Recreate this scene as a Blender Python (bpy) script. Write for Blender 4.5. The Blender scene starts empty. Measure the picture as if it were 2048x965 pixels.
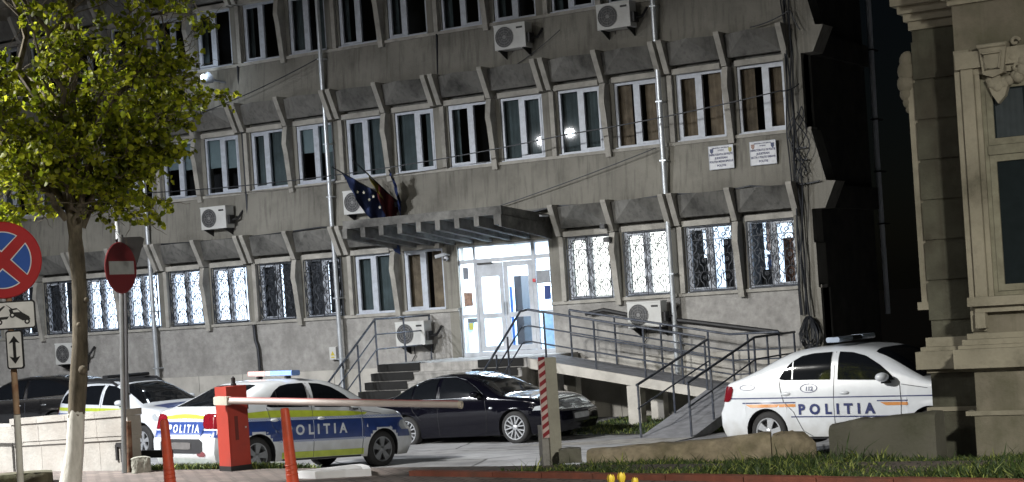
import bpy, math, random
from mathutils import Vector, Matrix
from mathutils.bvhtree import BVHTree
R_ = math.radians
S = bpy.context.scene
COL = S.collection
rnd = random.Random(7)

# ---------------------------------------------------------------- camera geometry (used to place things in real depth)
FPX, ROLL, PHI = 3500.0, 0.067, math.atan(3500 / 5949.0)
EYE, DIST = 2.75, 40.8
CR, SR, SP, CP = math.cos(ROLL), math.sin(ROLL), math.sin(PHI), math.cos(PHI)
CAM = Vector((DIST * SP, -DIST * CP, EYE))


def ray(u, v):
    a, b = u - 1024, 603 - v
    return (a * CR + b * SR) / FPX, (-a * SR + b * CR) / FPX


def atz(u, v, Z):
    X, Y = ray(u, v)
    X *= Z
    Y *= Z
    return Vector((CAM.x - SP * Z + CP * X, CAM.y + CP * Z + SP * X, EYE + Y))


def at(u, v, y=0.0):
    X, Y = ray(u, v)
    return atz(u, v, (y - CAM.y) / (CP + SP * X))


def atplane(u, v, z):
    X, Y = ray(u, v)
    return atz(u, v, (z - EYE) / Y)


GP = [(-200, .86), (-17.9, .86), (-13.5, .28), (-11, .13), (-6, 0), (300, 0)]


def gz(y):
    for (a, za), (b, zb) in zip(GP, GP[1:]):
        if y <= b:
            return za + (zb - za) * (y - a) / (b - a)
    return 0.0


# ---------------------------------------------------------------- object helpers
def tag(o, label=None, cat=None, group=None, kind=None):
    if label: o['label'] = label
    if cat: o['category'] = cat
    if group: o['group'] = group
    if kind: o['kind'] = kind
    return o


def thing(name, label, cat, loc=(0, 0, 0), rz=0.0, group=None):
    o = bpy.data.objects.new(name, None)
    COL.objects.link(o)
    o.empty_display_size = .2
    o.location = loc
    o.rotation_euler = (0, 0, rz)
    return tag(o, label, cat, group)


def wm(o):
    m = o.matrix_basis.copy()
    while o.parent:
        o = o.parent
        m = o.matrix_basis @ m
    return m


def copy_tree(o, parent=None):
    c = o.copy()
    COL.objects.link(c)
    c.parent = parent
    for ch in o.children:
        copy_tree(ch, c)
    return c


class MB:
    def __init__(s):
        s.v, s.f, s.m = [], [], []

    def add(s, vs, fs, mi=0):
        n = len(s.v)
        s.v += [Vector(p) for p in vs]
        for f in fs:
            s.f.append([i + n for i in f])
            s.m.append(mi)
        return s

    def box(s, a, b, mi=0, M=None):
        (x0, y0, z0), (x1, y1, z1) = a, b
        vs = [(x0, y0, z0), (x1, y0, z0), (x1, y1, z0), (x0, y1, z0), (x0, y0, z1), (x1, y0, z1), (x1, y1, z1), (x0, y1, z1)]
        if M is not None: vs = [M @ Vector(p) for p in vs]
        return s.add(vs, [(0, 3, 2, 1), (4, 5, 6, 7), (0, 1, 5, 4), (1, 2, 6, 5), (2, 3, 7, 6), (3, 0, 4, 7)], mi)

    def prism(s, poly, a, b, ax='y', mi=0, M=None):
        # poly: 2D points; extruded along ax from a to b
        def P(p, t):
            if ax == 'x': q = (t, p[0], p[1])
            elif ax == 'y': q = (p[0], t, p[1])
            else: q = (p[0], p[1], t)
            q = Vector(q)
            return M @ q if M is not None else q
        n = len(poly)
        vs = [P(p, a) for p in poly] + [P(p, b) for p in poly]
        fs = [list(range(n))[::-1], list(range(n, 2 * n))] + [(i, (i + 1) % n, (i + 1) % n + n, i + n) for i in range(n)]
        return s.add(vs, fs, mi)

    def tube(s, pts, r, n=6, mi=0, closed=False, cap=True):
        pts = [Vector(p) for p in pts]
        rs = r if isinstance(r, (list, tuple)) else [r] * len(pts)
        N = len(pts)
        base = len(s.v)
        up = None
        for i, p in enumerate(pts):
            if closed: d = pts[(i + 1) % N] - pts[i - 1]
            else: d = pts[min(i + 1, N - 1)] - pts[max(i - 1, 0)]
            if d.length < 1e-9: d = Vector((0, 0, 1))
            d.normalize()
            if up is None:
                up = Vector((0, 0, 1)) if abs(d.z) < .9 else Vector((0, 1, 0))
            a = d.cross(up)
            if a.length < 1e-6: a = d.cross(Vector((1, 0, 0)))
            a.normalize()
            b = a.cross(d).normalized()
            up = b
            for k in range(n):
                t = 2 * math.pi * (k + .5) / n
                s.v.append(p + (a * math.cos(t) + b * math.sin(t)) * rs[i])
        for i in range(N if closed else N - 1):
            j = (i + 1) % N
            for k in range(n):
                l = (k + 1) % n
                s.f.append([base + i * n + k, base + j * n + k, base + j * n + l, base + i * n + l])
                s.m.append(mi)
        if cap and not closed:
            s.f.append([base + k for k in range(n)]); s.m.append(mi)
            s.f.append([base + (N - 1) * n + k for k in range(n)][::-1]); s.m.append(mi)
        return s

    def lathe(s, prof, n=24, M=None, mi=0, ax='z'):
        base = len(s.v)
        for (r, h) in prof:
            for k in range(n):
                t = 2 * math.pi * k / n
                if ax == 'z': q = Vector((r * math.cos(t), r * math.sin(t), h))
                elif ax == 'y': q = Vector((r * math.cos(t), h, r * math.sin(t)))
                else: q = Vector((h, r * math.cos(t), r * math.sin(t)))
                s.v.append(M @ q if M is not None else q)
        for i in range(len(prof) - 1):
            for k in range(n):
                l = (k + 1) % n
                s.f.append([base + i * n + k, base + i * n + l, base + (i + 1) * n + l, base + (i + 1) * n + k])
                s.m.append(mi)
        return s

    def disc(s, c, r, n=20, ax='y', mi=0, M=None, sx=1.0, sz=1.0):
        vs = []
        for k in range(n):
            t = 2 * math.pi * k / n
            a, b = r * math.cos(t) * sx, r * math.sin(t) * sz
            q = Vector((c[0] + a, c[1], c[2] + b)) if ax == 'y' else Vector((c[0] + a, c[1] + b, c[2])) if ax == 'z' else Vector((c[0], c[1] + a, c[2] + b))
            vs.append(M @ q if M is not None else q)
        return s.add(vs, [list(range(n))], mi)

    def sphere(s, c, r, n=12, m=8, mi=0, sc=(1, 1, 1), M=None):
        prof = [(r * math.sin(math.pi * i / m) + 1e-5, -r * math.cos(math.pi * i / m)) for i in range(m + 1)]
        T = Matrix.Translation(c) @ (M if M is not None else Matrix.Identity(4)) @ Matrix.Diagonal((*sc, 1))
        return s.lathe(prof, n, T, mi)

    def grid(s, fn, ns, nt, mi=0, maxe=None):
        base = len(s.v)
        ok = []
        for i in range(ns + 1):
            for j in range(nt + 1):
                p = fn(i / ns, j / nt)
                ok.append(p is not None)
                s.v.append(Vector(p) if p is not None else Vector((0, 0, 0)))
        for i in range(ns):
            for j in range(nt):
                q = [i * (nt + 1) + j, (i + 1) * (nt + 1) + j, (i + 1) * (nt + 1) + j + 1, i * (nt + 1) + j + 1]
                if all(ok[k] for k in q):
                    vv = [s.v[base + k] for k in q]
                    if maxe and max((vv[k] - vv[k - 1]).length for k in range(4)) > maxe: continue
                    s.f.append([base + k for k in q])
                    s.m.append(mi)
        return s

    def build(s, name, mats, parent=None, smooth=None, world=True):
        me = bpy.data.meshes.new(name)
        vs = s.v
        if parent is not None and world:
            inv = wm(parent).inverted()
            vs = [inv @ p for p in vs]
        # drop unused vertices
        used = sorted({i for f in s.f for i in f})
        mp = {i: k for k, i in enumerate(used)}
        me.from_pydata([tuple(vs[i]) for i in used], [], [[mp[i] for i in f] for f in s.f])
        if not isinstance(mats, (list, tuple)): mats = [mats]
        for m in mats: me.materials.append(m)
        me.polygons.foreach_set('material_index', s.m)
        me.validate()
        me.update()
        if smooth is not None:
            me.polygons.foreach_set('use_smooth', [True] * len(me.polygons))
            try: me.set_sharp_from_angle(angle=R_(smooth))
            except Exception: pass
        o = bpy.data.objects.new(name, me)
        COL.objects.link(o)
        if parent is not None: o.parent = parent
        return o


def one(mb, name, mats, label, cat, group=None, smooth=None, kind=None, loc=None):
    if loc is not None:
        mb.v = [p - Vector(loc) for p in mb.v]
    o = mb.build(name, mats, None, smooth)
    if loc is not None: o.location = loc
    return tag(o, label, cat, group, kind)


# ---------------------------------------------------------------- materials
def nodes(name):
    m = bpy.data.materials.new(name)
    m.use_nodes = True
    return m, m.node_tree, m.node_tree.nodes['Principled BSDF']


def N(nt, t, **kw):
    n = nt.nodes.new(t)
    for k, v in kw.items():
        if k in n.inputs: n.inputs[k].default_value = v
        else: setattr(n, k, v)
    return n


def ramp(nt, fac, stops):
    r = nt.nodes.new('ShaderNodeValToRGB')
    e = r.color_ramp.elements
    while len(e) < len(stops): e.new(.5)
    for i, (p, c) in enumerate(stops):
        e[i].position = p
        e[i].color = (*c, 1) if len(c) == 3 else c
    nt.links.new(fac, r.inputs[0])
    return r.outputs[0]


def mix(nt, fac, a, b, mode='MIX'):
    n = nt.nodes.new('ShaderNodeMix')
    n.data_type = 'RGBA'
    n.blend_type = mode
    for i, x in ((0, fac), (6, a), (7, b)):
        if hasattr(x, 'is_output'): nt.links.new(x, n.inputs[i])
        elif i == 0: n.inputs[0].default_value = x
        else: n.inputs[i].default_value = (*x, 1)
    return n.outputs[2]


def mat(name, col, rough=.6, metal=0.0, var=.25, scale=3.0, dirt=None, dirt_amt=.5, dscale=1.2, bump=0.0, bscale=30.0, streak=0.0, coat=0.0, spec=.5):
    m, nt, b = nodes(name)
    tc = N(nt, 'ShaderNodeTexCoord')
    o = tc.outputs['Object']
    n1 = N(nt, 'ShaderNodeTexNoise', Scale=scale, Detail=6.0, Roughness=.6)
    nt.links.new(o, n1.inputs['Vector'])
    lo = tuple(c * (1 - var) for c in col)
    hi = tuple(min(1, c * (1 + var)) for c in col)
    c = ramp(nt, n1.outputs['Fac'], [(.3, lo), (.7, hi)])
    if dirt:
        n2 = N(nt, 'ShaderNodeTexNoise', Scale=dscale, Detail=8.0, Roughness=.65)
        nt.links.new(o, n2.inputs['Vector'])
        f = ramp(nt, n2.outputs['Fac'], [(.45, (0, 0, 0)), (.7, (dirt_amt,) * 3)])
        c = mix(nt, f, c, dirt)
    if streak:
        mp = N(nt, 'ShaderNodeMapping')
        mp.inputs['Scale'].default_value = (8.0, 8.0, .30)
        nt.links.new(o, mp.inputs['Vector'])
        n3 = N(nt, 'ShaderNodeTexNoise', Scale=1.3, Detail=5.0, Roughness=.6)
        nt.links.new(mp.outputs[0], n3.inputs['Vector'])
        f = ramp(nt, n3.outputs['Fac'], [(.5, (0, 0, 0)), (.78, (streak,) * 3)])
        c = mix(nt, f, c, dirt or tuple(k * .35 for k in col))
    nt.links.new(c, b.inputs['Base Color'])
    b.inputs['Roughness'].default_value = rough
    b.inputs['Metallic'].default_value = metal
    b.inputs['Coat Weight'].default_value = coat
    b.inputs['Coat Roughness'].default_value = .08
    b.inputs['Specular IOR Level'].default_value = spec
    if bump:
        n4 = N(nt, 'ShaderNodeTexNoise', Scale=bscale, Detail=5.0, Roughness=.6)
        nt.links.new(o, n4.inputs['Vector'])
        bp = N(nt, 'ShaderNodeBump', Strength=bump, Distance=.02)
        nt.links.new(n4.outputs['Fac'], bp.inputs['Height'])
        nt.links.new(bp.outputs[0], b.inputs['Normal'])
    return m


def emis(name, col, st, var=None, scale=(6, 6, .4)):
    m, nt, b = nodes(name)
    b.inputs['Base Color'].default_value = (*[c * .5 for c in col], 1)
    b.inputs['Emission Strength'].default_value = st
    if var:
        tc = N(nt, 'ShaderNodeTexCoord')
        mp = N(nt, 'ShaderNodeMapping')
        mp.inputs['Scale'].default_value = scale
        nt.links.new(tc.outputs['Object'], mp.inputs['Vector'])
        n1 = N(nt, 'ShaderNodeTexNoise', Scale=2.0, Detail=3.0)
        nt.links.new(mp.outputs[0], n1.inputs['Vector'])
        nt.links.new(ramp(nt, n1.outputs['Fac'], [(.3, var), (.62, col)]), b.inputs['Emission Color'])
    else:
        b.inputs['Emission Color'].default_value = (*col, 1)
    return m


def glassmat(name, tint=(.9, .95, 1), refl=1.0):
    m = bpy.data.materials.new(name)
    m.use_nodes = True
    nt = m.node_tree
    nt.nodes.clear()
    out = N(nt, 'ShaderNodeOutputMaterial')
    fr = N(nt, 'ShaderNodeFresnel', IOR=1.5)
    tr = N(nt, 'ShaderNodeBsdfTransparent', Color=(*tint, 1))
    gl = N(nt, 'ShaderNodeBsdfGlossy', Color=(refl, refl, refl, 1), Roughness=.02)
    mx = N(nt, 'ShaderNodeMixShader')
    nt.links.new(fr.outputs[0], mx.inputs[0])
    nt.links.new(tr.outputs[0], mx.inputs[1])
    nt.links.new(gl.outputs[0], mx.inputs[2])
    nt.links.new(mx.outputs[0], out.inputs[0])
    return m


def flat(name, col, rough=.5, metal=0.0, coat=0.0, v=1.0):
    m, nt, b = nodes(name)
    tc = N(nt, 'ShaderNodeTexCoord')
    n1 = N(nt, 'ShaderNodeTexNoise', Scale=9.0, Detail=4.0)
    nt.links.new(tc.outputs['Object'], n1.inputs['Vector'])
    nt.links.new(ramp(nt, n1.outputs['Fac'], [(.3, tuple(c * (1 - .14 * v) for c in col)), (.7, tuple(min(1, c * (1 + .1 * v)) for c in col))]), b.inputs['Base Color'])
    b.inputs['Roughness'].default_value = rough
    b.inputs['Metallic'].default_value = metal
    b.inputs['Coat Weight'].default_value = coat
    b.inputs['Coat Roughness'].default_value = .06
    return m


m_plaster = mat('plaster', (.262, .252, .22), .9, var=.2, scale=1.6, dirt=(.085, .08, .07), dirt_amt=.8, dscale=.8, bump=.45, bscale=40, streak=.75)
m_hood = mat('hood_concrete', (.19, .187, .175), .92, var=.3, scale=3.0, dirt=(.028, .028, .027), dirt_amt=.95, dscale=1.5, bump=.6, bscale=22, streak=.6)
m_fin = mat('fin_concrete', (.40, .385, .35), .9, var=.18, scale=3, dirt=(.16, .155, .14), dirt_amt=.6, dscale=2.2, bump=.5, bscale=40)
m_stucco = mat('rough_stucco', (.36, .35, .335), .95, var=.2, scale=6, dirt=(.17, .165, .155), dirt_amt=.7, dscale=1.1, bump=1.0, bscale=16)
m_plinth = mat('plinth_stone', (.52, .50, .46), .85, var=.12, scale=2, dirt=(.2, .19, .17), dirt_amt=.5, bump=.3)
m_dark = flat('dark_room', (.012, .012, .013), .9)
m_pvc = mat('pvc_frame', (.50, .54, .61), .4, var=.1, scale=8, dirt=(.3, .33, .38), dirt_amt=.5, dscale=6)
m_pane = glassmat('window_glass')
m_zinc = mat('zinc_pipe', (.62, .66, .70), .35, .55, var=.12, scale=5)
m_iron = mat('wrought_iron', (.025, .028, .035), .5, .3, var=.3)
m_rail = mat('rail_paint', (.055, .065, .088), .45, .3, var=.3, scale=7, dirt=(.3, .3, .31), dirt_amt=.3, dscale=8)
m_lit = emis('lit_curtain', (.86, .93, 1.0), 2.5, (.50, .62, .80))
m_lit2 = emis('lit_curtain_warm', (1.0, .98, .90), 2.3, (.6, .62, .55))
m_lit3 = emis('lit_room', (.78, .90, 1.0), 2.2, (.40, .52, .72), (1.6, 1.6, .9))
m_lobby = emis('lobby_light', (.80, .92, 1.0), 1.0, (.62, .78, .95), (.6, .6, .6))
m_brown = mat('brown_curtain', (.17, .125, .08), .9, var=.5, scale=2.5)
m_green = mat('grey_green_curtain', (.065, .082, .08), .9, var=.3, scale=2)
m_blind = mat('pale_blind', (.17, .215, .215), .8, var=.12)
m_black = flat('black_plastic', (.015, .015, .017), .5)
m_rubber = flat('tyre_rubber', (.02, .02, .021), .85)
m_ac = mat('ac_white', (.62, .63, .62), .5, var=.08, scale=5, dirt=(.3, .29, .26), dirt_amt=.4)
m_white = flat('white_sheet', (.72, .74, .78), .5)
m_conc = mat('landing_concrete', (.36, .35, .335), .9, var=.2, scale=4, dirt=(.1, .1, .095), dirt_amt=.7, dscale=2.5, bump=.5, bscale=30, streak=.3)
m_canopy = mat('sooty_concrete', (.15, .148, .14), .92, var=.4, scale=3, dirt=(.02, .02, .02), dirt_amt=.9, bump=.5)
m_deck = mat('ramp_deck', (.22, .225, .245), .85, var=.25, scale=5, bump=.3)
m_mat = flat('rubber_mat', (.012, .012, .012), .95)
m_wood = None

# ---------------------------------------------------------------- world, camera, render settings
W = bpy.data.worlds.new('World')
S.world = W
W.use_nodes = True
wn = W.node_tree
bg = wn.nodes['Background']
sky = wn.nodes.new('ShaderNodeTexSky')
sky.sky_type = 'NISHITA'
sky.sun_disc = False
sky.sun_elevation = R_(33)
sky.sun_rotation = R_(0)
wn.links.new(sky.outputs[0], bg.inputs['Color'])
bg.inputs['Strength'].default_value = 0.0006

cd = bpy.data.cameras.new('camera')
cam = bpy.data.objects.new('camera', cd)
COL.objects.link(cam)
S.camera = cam
cd.sensor_width = 36
cd.lens = FPX / 2048 * 36
cd.shift_y = (603 - 482.5) / 2048
cd.clip_end = 600
fwd = Vector((-SP, CP, 0))
rgt = Vector((CP, SP, 0))
up = Vector((0, 0, 1))
# roll: image content turned counter-clockwise by ROLL
r2 = rgt * CR - up * SR
u2 = up * CR + rgt * SR
mcam = Matrix((r2, u2, -fwd)).transposed().to_4x4()
mcam.translation = CAM
cam.matrix_world = mcam
S.view_settings.view_transform = 'Standard'
S.view_settings.look = 'None'
S.view_settings.exposure = 0
S.view_settings.gamma = 1
S.cycles.use_denoising = True
S.cycles.max_bounces = 6
S.cycles.diffuse_bounces = 2
S.cycles.glossy_bounces = 3
S.cycles.transparent_max_bounces = 10
S.cycles.sample_clamp_indirect = 3
S.cycles.use_adaptive_sampling = True
S.cycles.adaptive_threshold = .02

# weak directional light, from the left and above, standing in for the far street lighting
sl = bpy.data.lights.new('sun', 'SUN')
sl.energy = .18
sl.angle = R_(6)
sl.color = (1, .95, .88)
so = bpy.data.objects.new('sun', sl)
COL.objects.link(so)
d = Vector((.42, .80, -.42)).normalized()
so.rotation_euler = d.to_track_quat('-Z', 'Y').to_euler()
sky.sun_rotation = math.atan2(-d.x, -d.y)
sky.sun_elevation = math.asin(-d.z)

# ================================================================ ground
m_asphalt = mat('asphalt', (.33, .335, .35), .9, var=.18, scale=3, dirt=(.10, .10, .11), dirt_amt=.6, dscale=.6, bump=.5, bscale=60)
nt = m_asphalt.node_tree; b = nt.nodes['Principled BSDF']
tc = N(nt, 'ShaderNodeTexCoord')
nz = N(nt, 'ShaderNodeTexNoise', Scale=.8, Detail=3.0); nt.links.new(tc.outputs['Object'], nz.inputs['Vector'])
wv = mix(nt, .12, tc.outputs['Object'], nz.outputs['Color'])
vo = N(nt, 'ShaderNodeTexVoronoi', Scale=.42); vo.feature = 'DISTANCE_TO_EDGE'; nt.links.new(wv, vo.inputs['Vector'])
crk = ramp(nt, vo.outputs['Distance'], [(.0, (1, 1, 1)), (.012, (0, 0, 0))])
st = N(nt, 'ShaderNodeTexNoise', Scale=1.1, Detail=4.0); nt.links.new(tc.outputs['Object'], st.inputs['Vector'])
stn = ramp(nt, st.outputs['Fac'], [(.60, (0, 0, 0)), (.68, (.75, .75, .75))])
oldc = b.inputs['Base Color'].links[0].from_socket
nt.links.new(mix(nt, crk, mix(nt, stn, oldc, (.12, .12, .125)), (.04, .04, .04)), b.inputs['Base Color'])
m_base = mat('ground_earth', (.05, .045, .035), .95, var=.3)
m_brickpave, nt, b = nodes('brick_paving')
tc = N(nt, 'ShaderNodeTexCoord')
bt = N(nt, 'ShaderNodeTexBrick', Scale=1.0)
bt.inputs['Color1'].default_value = (.23, .19, .175, 1)
bt.inputs['Color2'].default_value = (.15, .125, .12, 1)
bt.inputs['Mortar'].default_value = (.03, .028, .026, 1)
bt.inputs['Mortar Size'].default_value = .012
bt.inputs['Brick Width'].default_value = .24
bt.inputs['Row Height'].default_value = .12
nt.links.new(tc.outputs['Object'], bt.inputs['Vector'])
nn = N(nt, 'ShaderNodeTexNoise', Scale=1.5, Detail=6.0)
nt.links.new(tc.outputs['Object'], nn.inputs['Vector'])
nt.links.new(mix(nt, ramp(nt, nn.outputs['Fac'], [(.4, (0, 0, 0)), (.7, (.6,) * 3)]), bt.outputs['Color'], (.10, .09, .085)), b.inputs['Base Color'])
b.inputs['Roughness'].default_value = .85
bp = N(nt, 'ShaderNodeBump', Strength=.6, Distance=.01)
nt.links.new(bt.outputs['Fac'], bp.inputs['Height'])
bp.invert = True
nt.links.new(bp.outputs[0], b.inputs['Normal'])

ys = [-200, -60, -40, -30, -24, -20, -17.9, -17, -16, -15, -14.2, -13.5, -12.2, -11, -9.5, -8, -6, -3, 0, 20, 60, 300]


def sheet(x0, x1, ylist, dz, nx=8):
    mb = MB()
    mb.grid(lambda s, t: (x0 + (x1 - x0) * s, ylist[round(t * (len(ylist) - 1))], gz(ylist[round(t * (len(ylist) - 1))]) + dz), nx, len(ylist) - 1)
    return mb


tag(sheet(-200, 200, ys, -.012).build('ground', m_base), kind='structure')
tag(sheet(-40, 40, [y for y in ys if -18 < y < 1] + [16], 0).build('car_park', m_asphalt, smooth=60), kind='structure')
tag(sheet(-60, 60, [-30, -24, -17.95], .008).build('pavement', m_brickpave), kind='structure')
tag(sheet(-90, 90, [-42, -36, -30.1], -.004).build('road', m_asphalt), kind='structure')
# flower bed earth / grass base on the right in front of the low walls
m_soil = mat('soil', (.035, .04, .02), .95, var=.4, scale=8)
kz = .93
K = [atplane(u, v, kz) for u, v in ((832, 939), (1000, 941), (1200, 944), (1500, 949), (1800, 953), (2048, 957), (2300, 960))]
mb = MB()
for i in range(len(K) - 1):
    a, c = K[i], K[i + 1]
    dd = (c - a).normalized()
    n = Vector((dd.y, -dd.x, 0))
    q = [a, c, c + n * .13, a + n * .13]
    L = (c - a).length
    ns_ = max(1, round(L / .9))
    for j in range(ns_):
        a2, c2 = a + dd * (L * j / ns_ + .007), a + dd * (L * (j + 1) / ns_ - .007)
        kk = kz + rnd.uniform(-.008, .006)
        q = [a2, c2, c2 + n * .13, a2 + n * .13]
        mb.add([(p.x, p.y, .80) for p in q] + [(p.x, p.y, kk) for p in q], [(4, 5, 6, 7), (0, 1, 5, 4), (2, 3, 7, 6), (0, 4, 7, 3), (1, 2, 6, 5)])
m_redk = mat('red_kerb_paint', (.23, .075, .05), .75, var=.25, scale=5, dirt=(.13, .08, .06), dirt_amt=.6, dscale=3, bump=.3)
tag(mb.build('kerb', m_redk), kind='structure')
mb = MB()
sl_ = []
for p in K[1:]:
    sl_.append((p, Vector((p.x, max(p.y + 2.6, -16.9), gz(max(p.y + 2.6, -16.9)) + .03))))
mb.grid(lambda s, t: (lambda a, c: (a.x + (c.x - a.x) * t, a.y + (c.y - a.y) * t + .01, max(.875 + .0 * t, 0) * (1 - t) + (c.z) * t))(*sl_[round(s * (len(sl_) - 1))]), len(sl_) - 1, 3)
tag(mb.build('verge_soil', m_soil), kind='structure')


# low pale kerb stone framing the parking bay, just behind the pavement edge
mw = mat('white_road_paint', (.62, .63, .66), .6, var=.12)
mg = mat('kerb_grey', (.34, .34, .35), .85, var=.2, scale=5)
out_ = [atplane(u, v, .95) for u, v in ((592, 943), (650, 936), (700, 930), (722, 928), (738, 932), (742, 938), (690, 940.5), (630, 944))]
cen = sum(out_, Vector((0, 0, 0))) / len(out_)
mb = MB(); mb.prism([(p.x, p.y) for p in out_], .4, .95, 'z')
tag(mb.build('kerb', mw), kind='structure')
mb = MB(); mb.prism([(p.x, p.y) for p in [cen + (q - cen) * .80 - Vector((0, .05, 0)) for q in out_]], .9, .954, 'z')
tag(mb.build('kerb', mg), kind='structure')


# grass as many blades
def rpi(nt, cols):
    g = N(nt, 'ShaderNodeNewGeometry')
    return ramp(nt, g.outputs['Random Per Island'], cols)


m_grass, nt, b = nodes('grass_blade')
nt.links.new(rpi(nt, [(0, (.02, .04, .01)), (.7, (.045, .08, .018)), (1, (.30, .34, .08))]), b.inputs['Base Color'])
b.inputs['Roughness'].default_value = .6


def grass(name, region, n, h, seed, label):
    r = random.Random(seed)
    mb = MB()
    for i in range(n):
        x, y, z, k = region(r)
        hh = h * (.4 + .9 * r.random()) * k
        a = r.random() * 6.283
        w = .006 + .006 * r.random()
        dx, dy = math.cos(a) * w, math.sin(a) * w
        lx, ly = r.gauss(0, .6) * hh, r.gauss(0, .6) * hh
        mb.add([(x - dx, y - dy, z), (x + dx, y + dy, z), (x + lx * .4 + dx * .7, y + ly * .4 + dy * .7, z + hh * .6), (x + lx * .4 - dx * .7, y + ly * .4 - dy * .7, z + hh * .6), (x + lx, y + ly, z + hh)], [(0, 1, 2, 3), (3, 2, 4)])
    o = mb.build(name, m_grass)
    tag(o, label, 'grass', None, 'stuff')
    return o


def reg_right(r):
    t = r.random() ** .9
    i = min(int(t * (len(sl_) - 1)), len(sl_) - 2)
    f = t * (len(sl_) - 1) - i
    a = sl_[i][0].lerp(sl_[i + 1][0], f)
    c = sl_[i][1].lerp(sl_[i + 1][1], f)
    s = r.random() ** 1.3
    p = a.lerp(c, s)
    k = (1.9 if r.random() < .03 else 1) * (.55 + .9 * max(0, math.sin(p.x * 2.3 + 1) * .5 + .5) * (.4 + .6 * math.sin(p.x * 7.7 + p.y * 5) ** 2))
    if t < .12: k *= .6
    return p.x, p.y + .02, .875 * (1 - s) + c.z * s, k


grass('grass_verge', reg_right, 20000, .10, 3, 'unmown green grass strip between the red kerb and the low walls')


def reg_left(r):
    x = 4.6 + 2.4 * r.random()
    y = -17.9 + .9 * r.random() ** 1.6
    return x, y, gz(y), .8


grass('grass_verge', reg_left, 5000, .10, 4, 'short sparse grass strip around the red barrier cabinet')


def reg_ramp(r):
    x = 3.0 + 5.6 * r.random()
    y = -4.6 + 3.9 * r.random()
    return x, y, gz(y), .8


grass('grass_patch', reg_ramp, 7000, .09, 5, 'dark grass patch under and beside the concrete access ramp')
mb = MB()
mb.grid(lambda s, t: (2.9 + 5.9 * s, -4.7 + 4.6 * t, .008), 4, 4)
tag(mb.build('soil_bed', m_soil), kind='structure')

# yellow tulips poking into the bottom edge of the frame
m_tulip = flat('tulip_yellow', (.80, .60, .06), .5)
m_stem = flat('tulip_stem', (.07, .16, .03), .6)
mb = MB(); mb.lathe([(.02, -.0), (.52, .0), (.55, .30), (.48, .30), (.46, .24), (.02, .24)], 24)
tub = atz(1236, 1010, 14.0)
ob = one(mb, 'flower_tub', m_conc, 'round concrete flower tub below the bottom edge holding yellow tulips', 'flower tub', None, 40)
ob.location = (tub.x + .05, tub.y, .87)
for k, (u, v, s_) in enumerate(((1222, 961, 1), (1243, 958, 1.05), (1270, 964, .85))):
    p = atz(u, v, 14.0)
    t = thing('tulip', ['yellow tulip at the left of three above the lower frame edge', 'tallest yellow tulip in the middle of three', 'small low yellow tulip at the right of three'][k], 'tulip', (p.x, p.y, 1.12), 0, 'yellow tulips')
    mb = MB(); mb.tube([(p.x, p.y, 1.10), (p.x + .01, p.y, 1.2), (p.x, p.y, p.z - .02)], .006, 5); mb.build('stem', m_stem, t, 40)
    mb = MB()
    for j in range(6):
        a = j * 1.047
        c, s2 = math.cos(a), math.sin(a)
        r0 = .026 * s_
        mb.grid(lambda s, q: (p.x + c * r0 * (math.sin(.4 + q * 1.9)) - s2 * (s - .5) * .042 * s_ * (1 - q ** 3) * (.5 + q), p.y + s2 * r0 * math.sin(.4 + q * 1.9) + c * (s - .5) * .042 * s_ * (1 - q ** 3) * (.5 + q), p.z - .035 + .085 * q * s_), 3, 5)
    mb.build('flower', m_tulip, t, 60)

# ================================================================ police station
ST = thing('police_station', 'long grey concrete office block with barred ground floor windows and jutting hoods', 'office building', (0, 0, 0))
PP, X00, NP = 2.98, 4.54, 9
SILL = [2.67, 6.0, 9.25]
HEAD = [4.13, 7.47, 10.72]
WX0, WX1 = X00 - PP * 8 - .42, 7.12
WW = 1.13
rw = random.Random(11)


def wbox(name, mats, *boxes, smooth=None):
    mb = MB()
    for a, c in boxes: mb.box(a, c)
    return mb.build(name, mats, ST, smooth)


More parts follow.
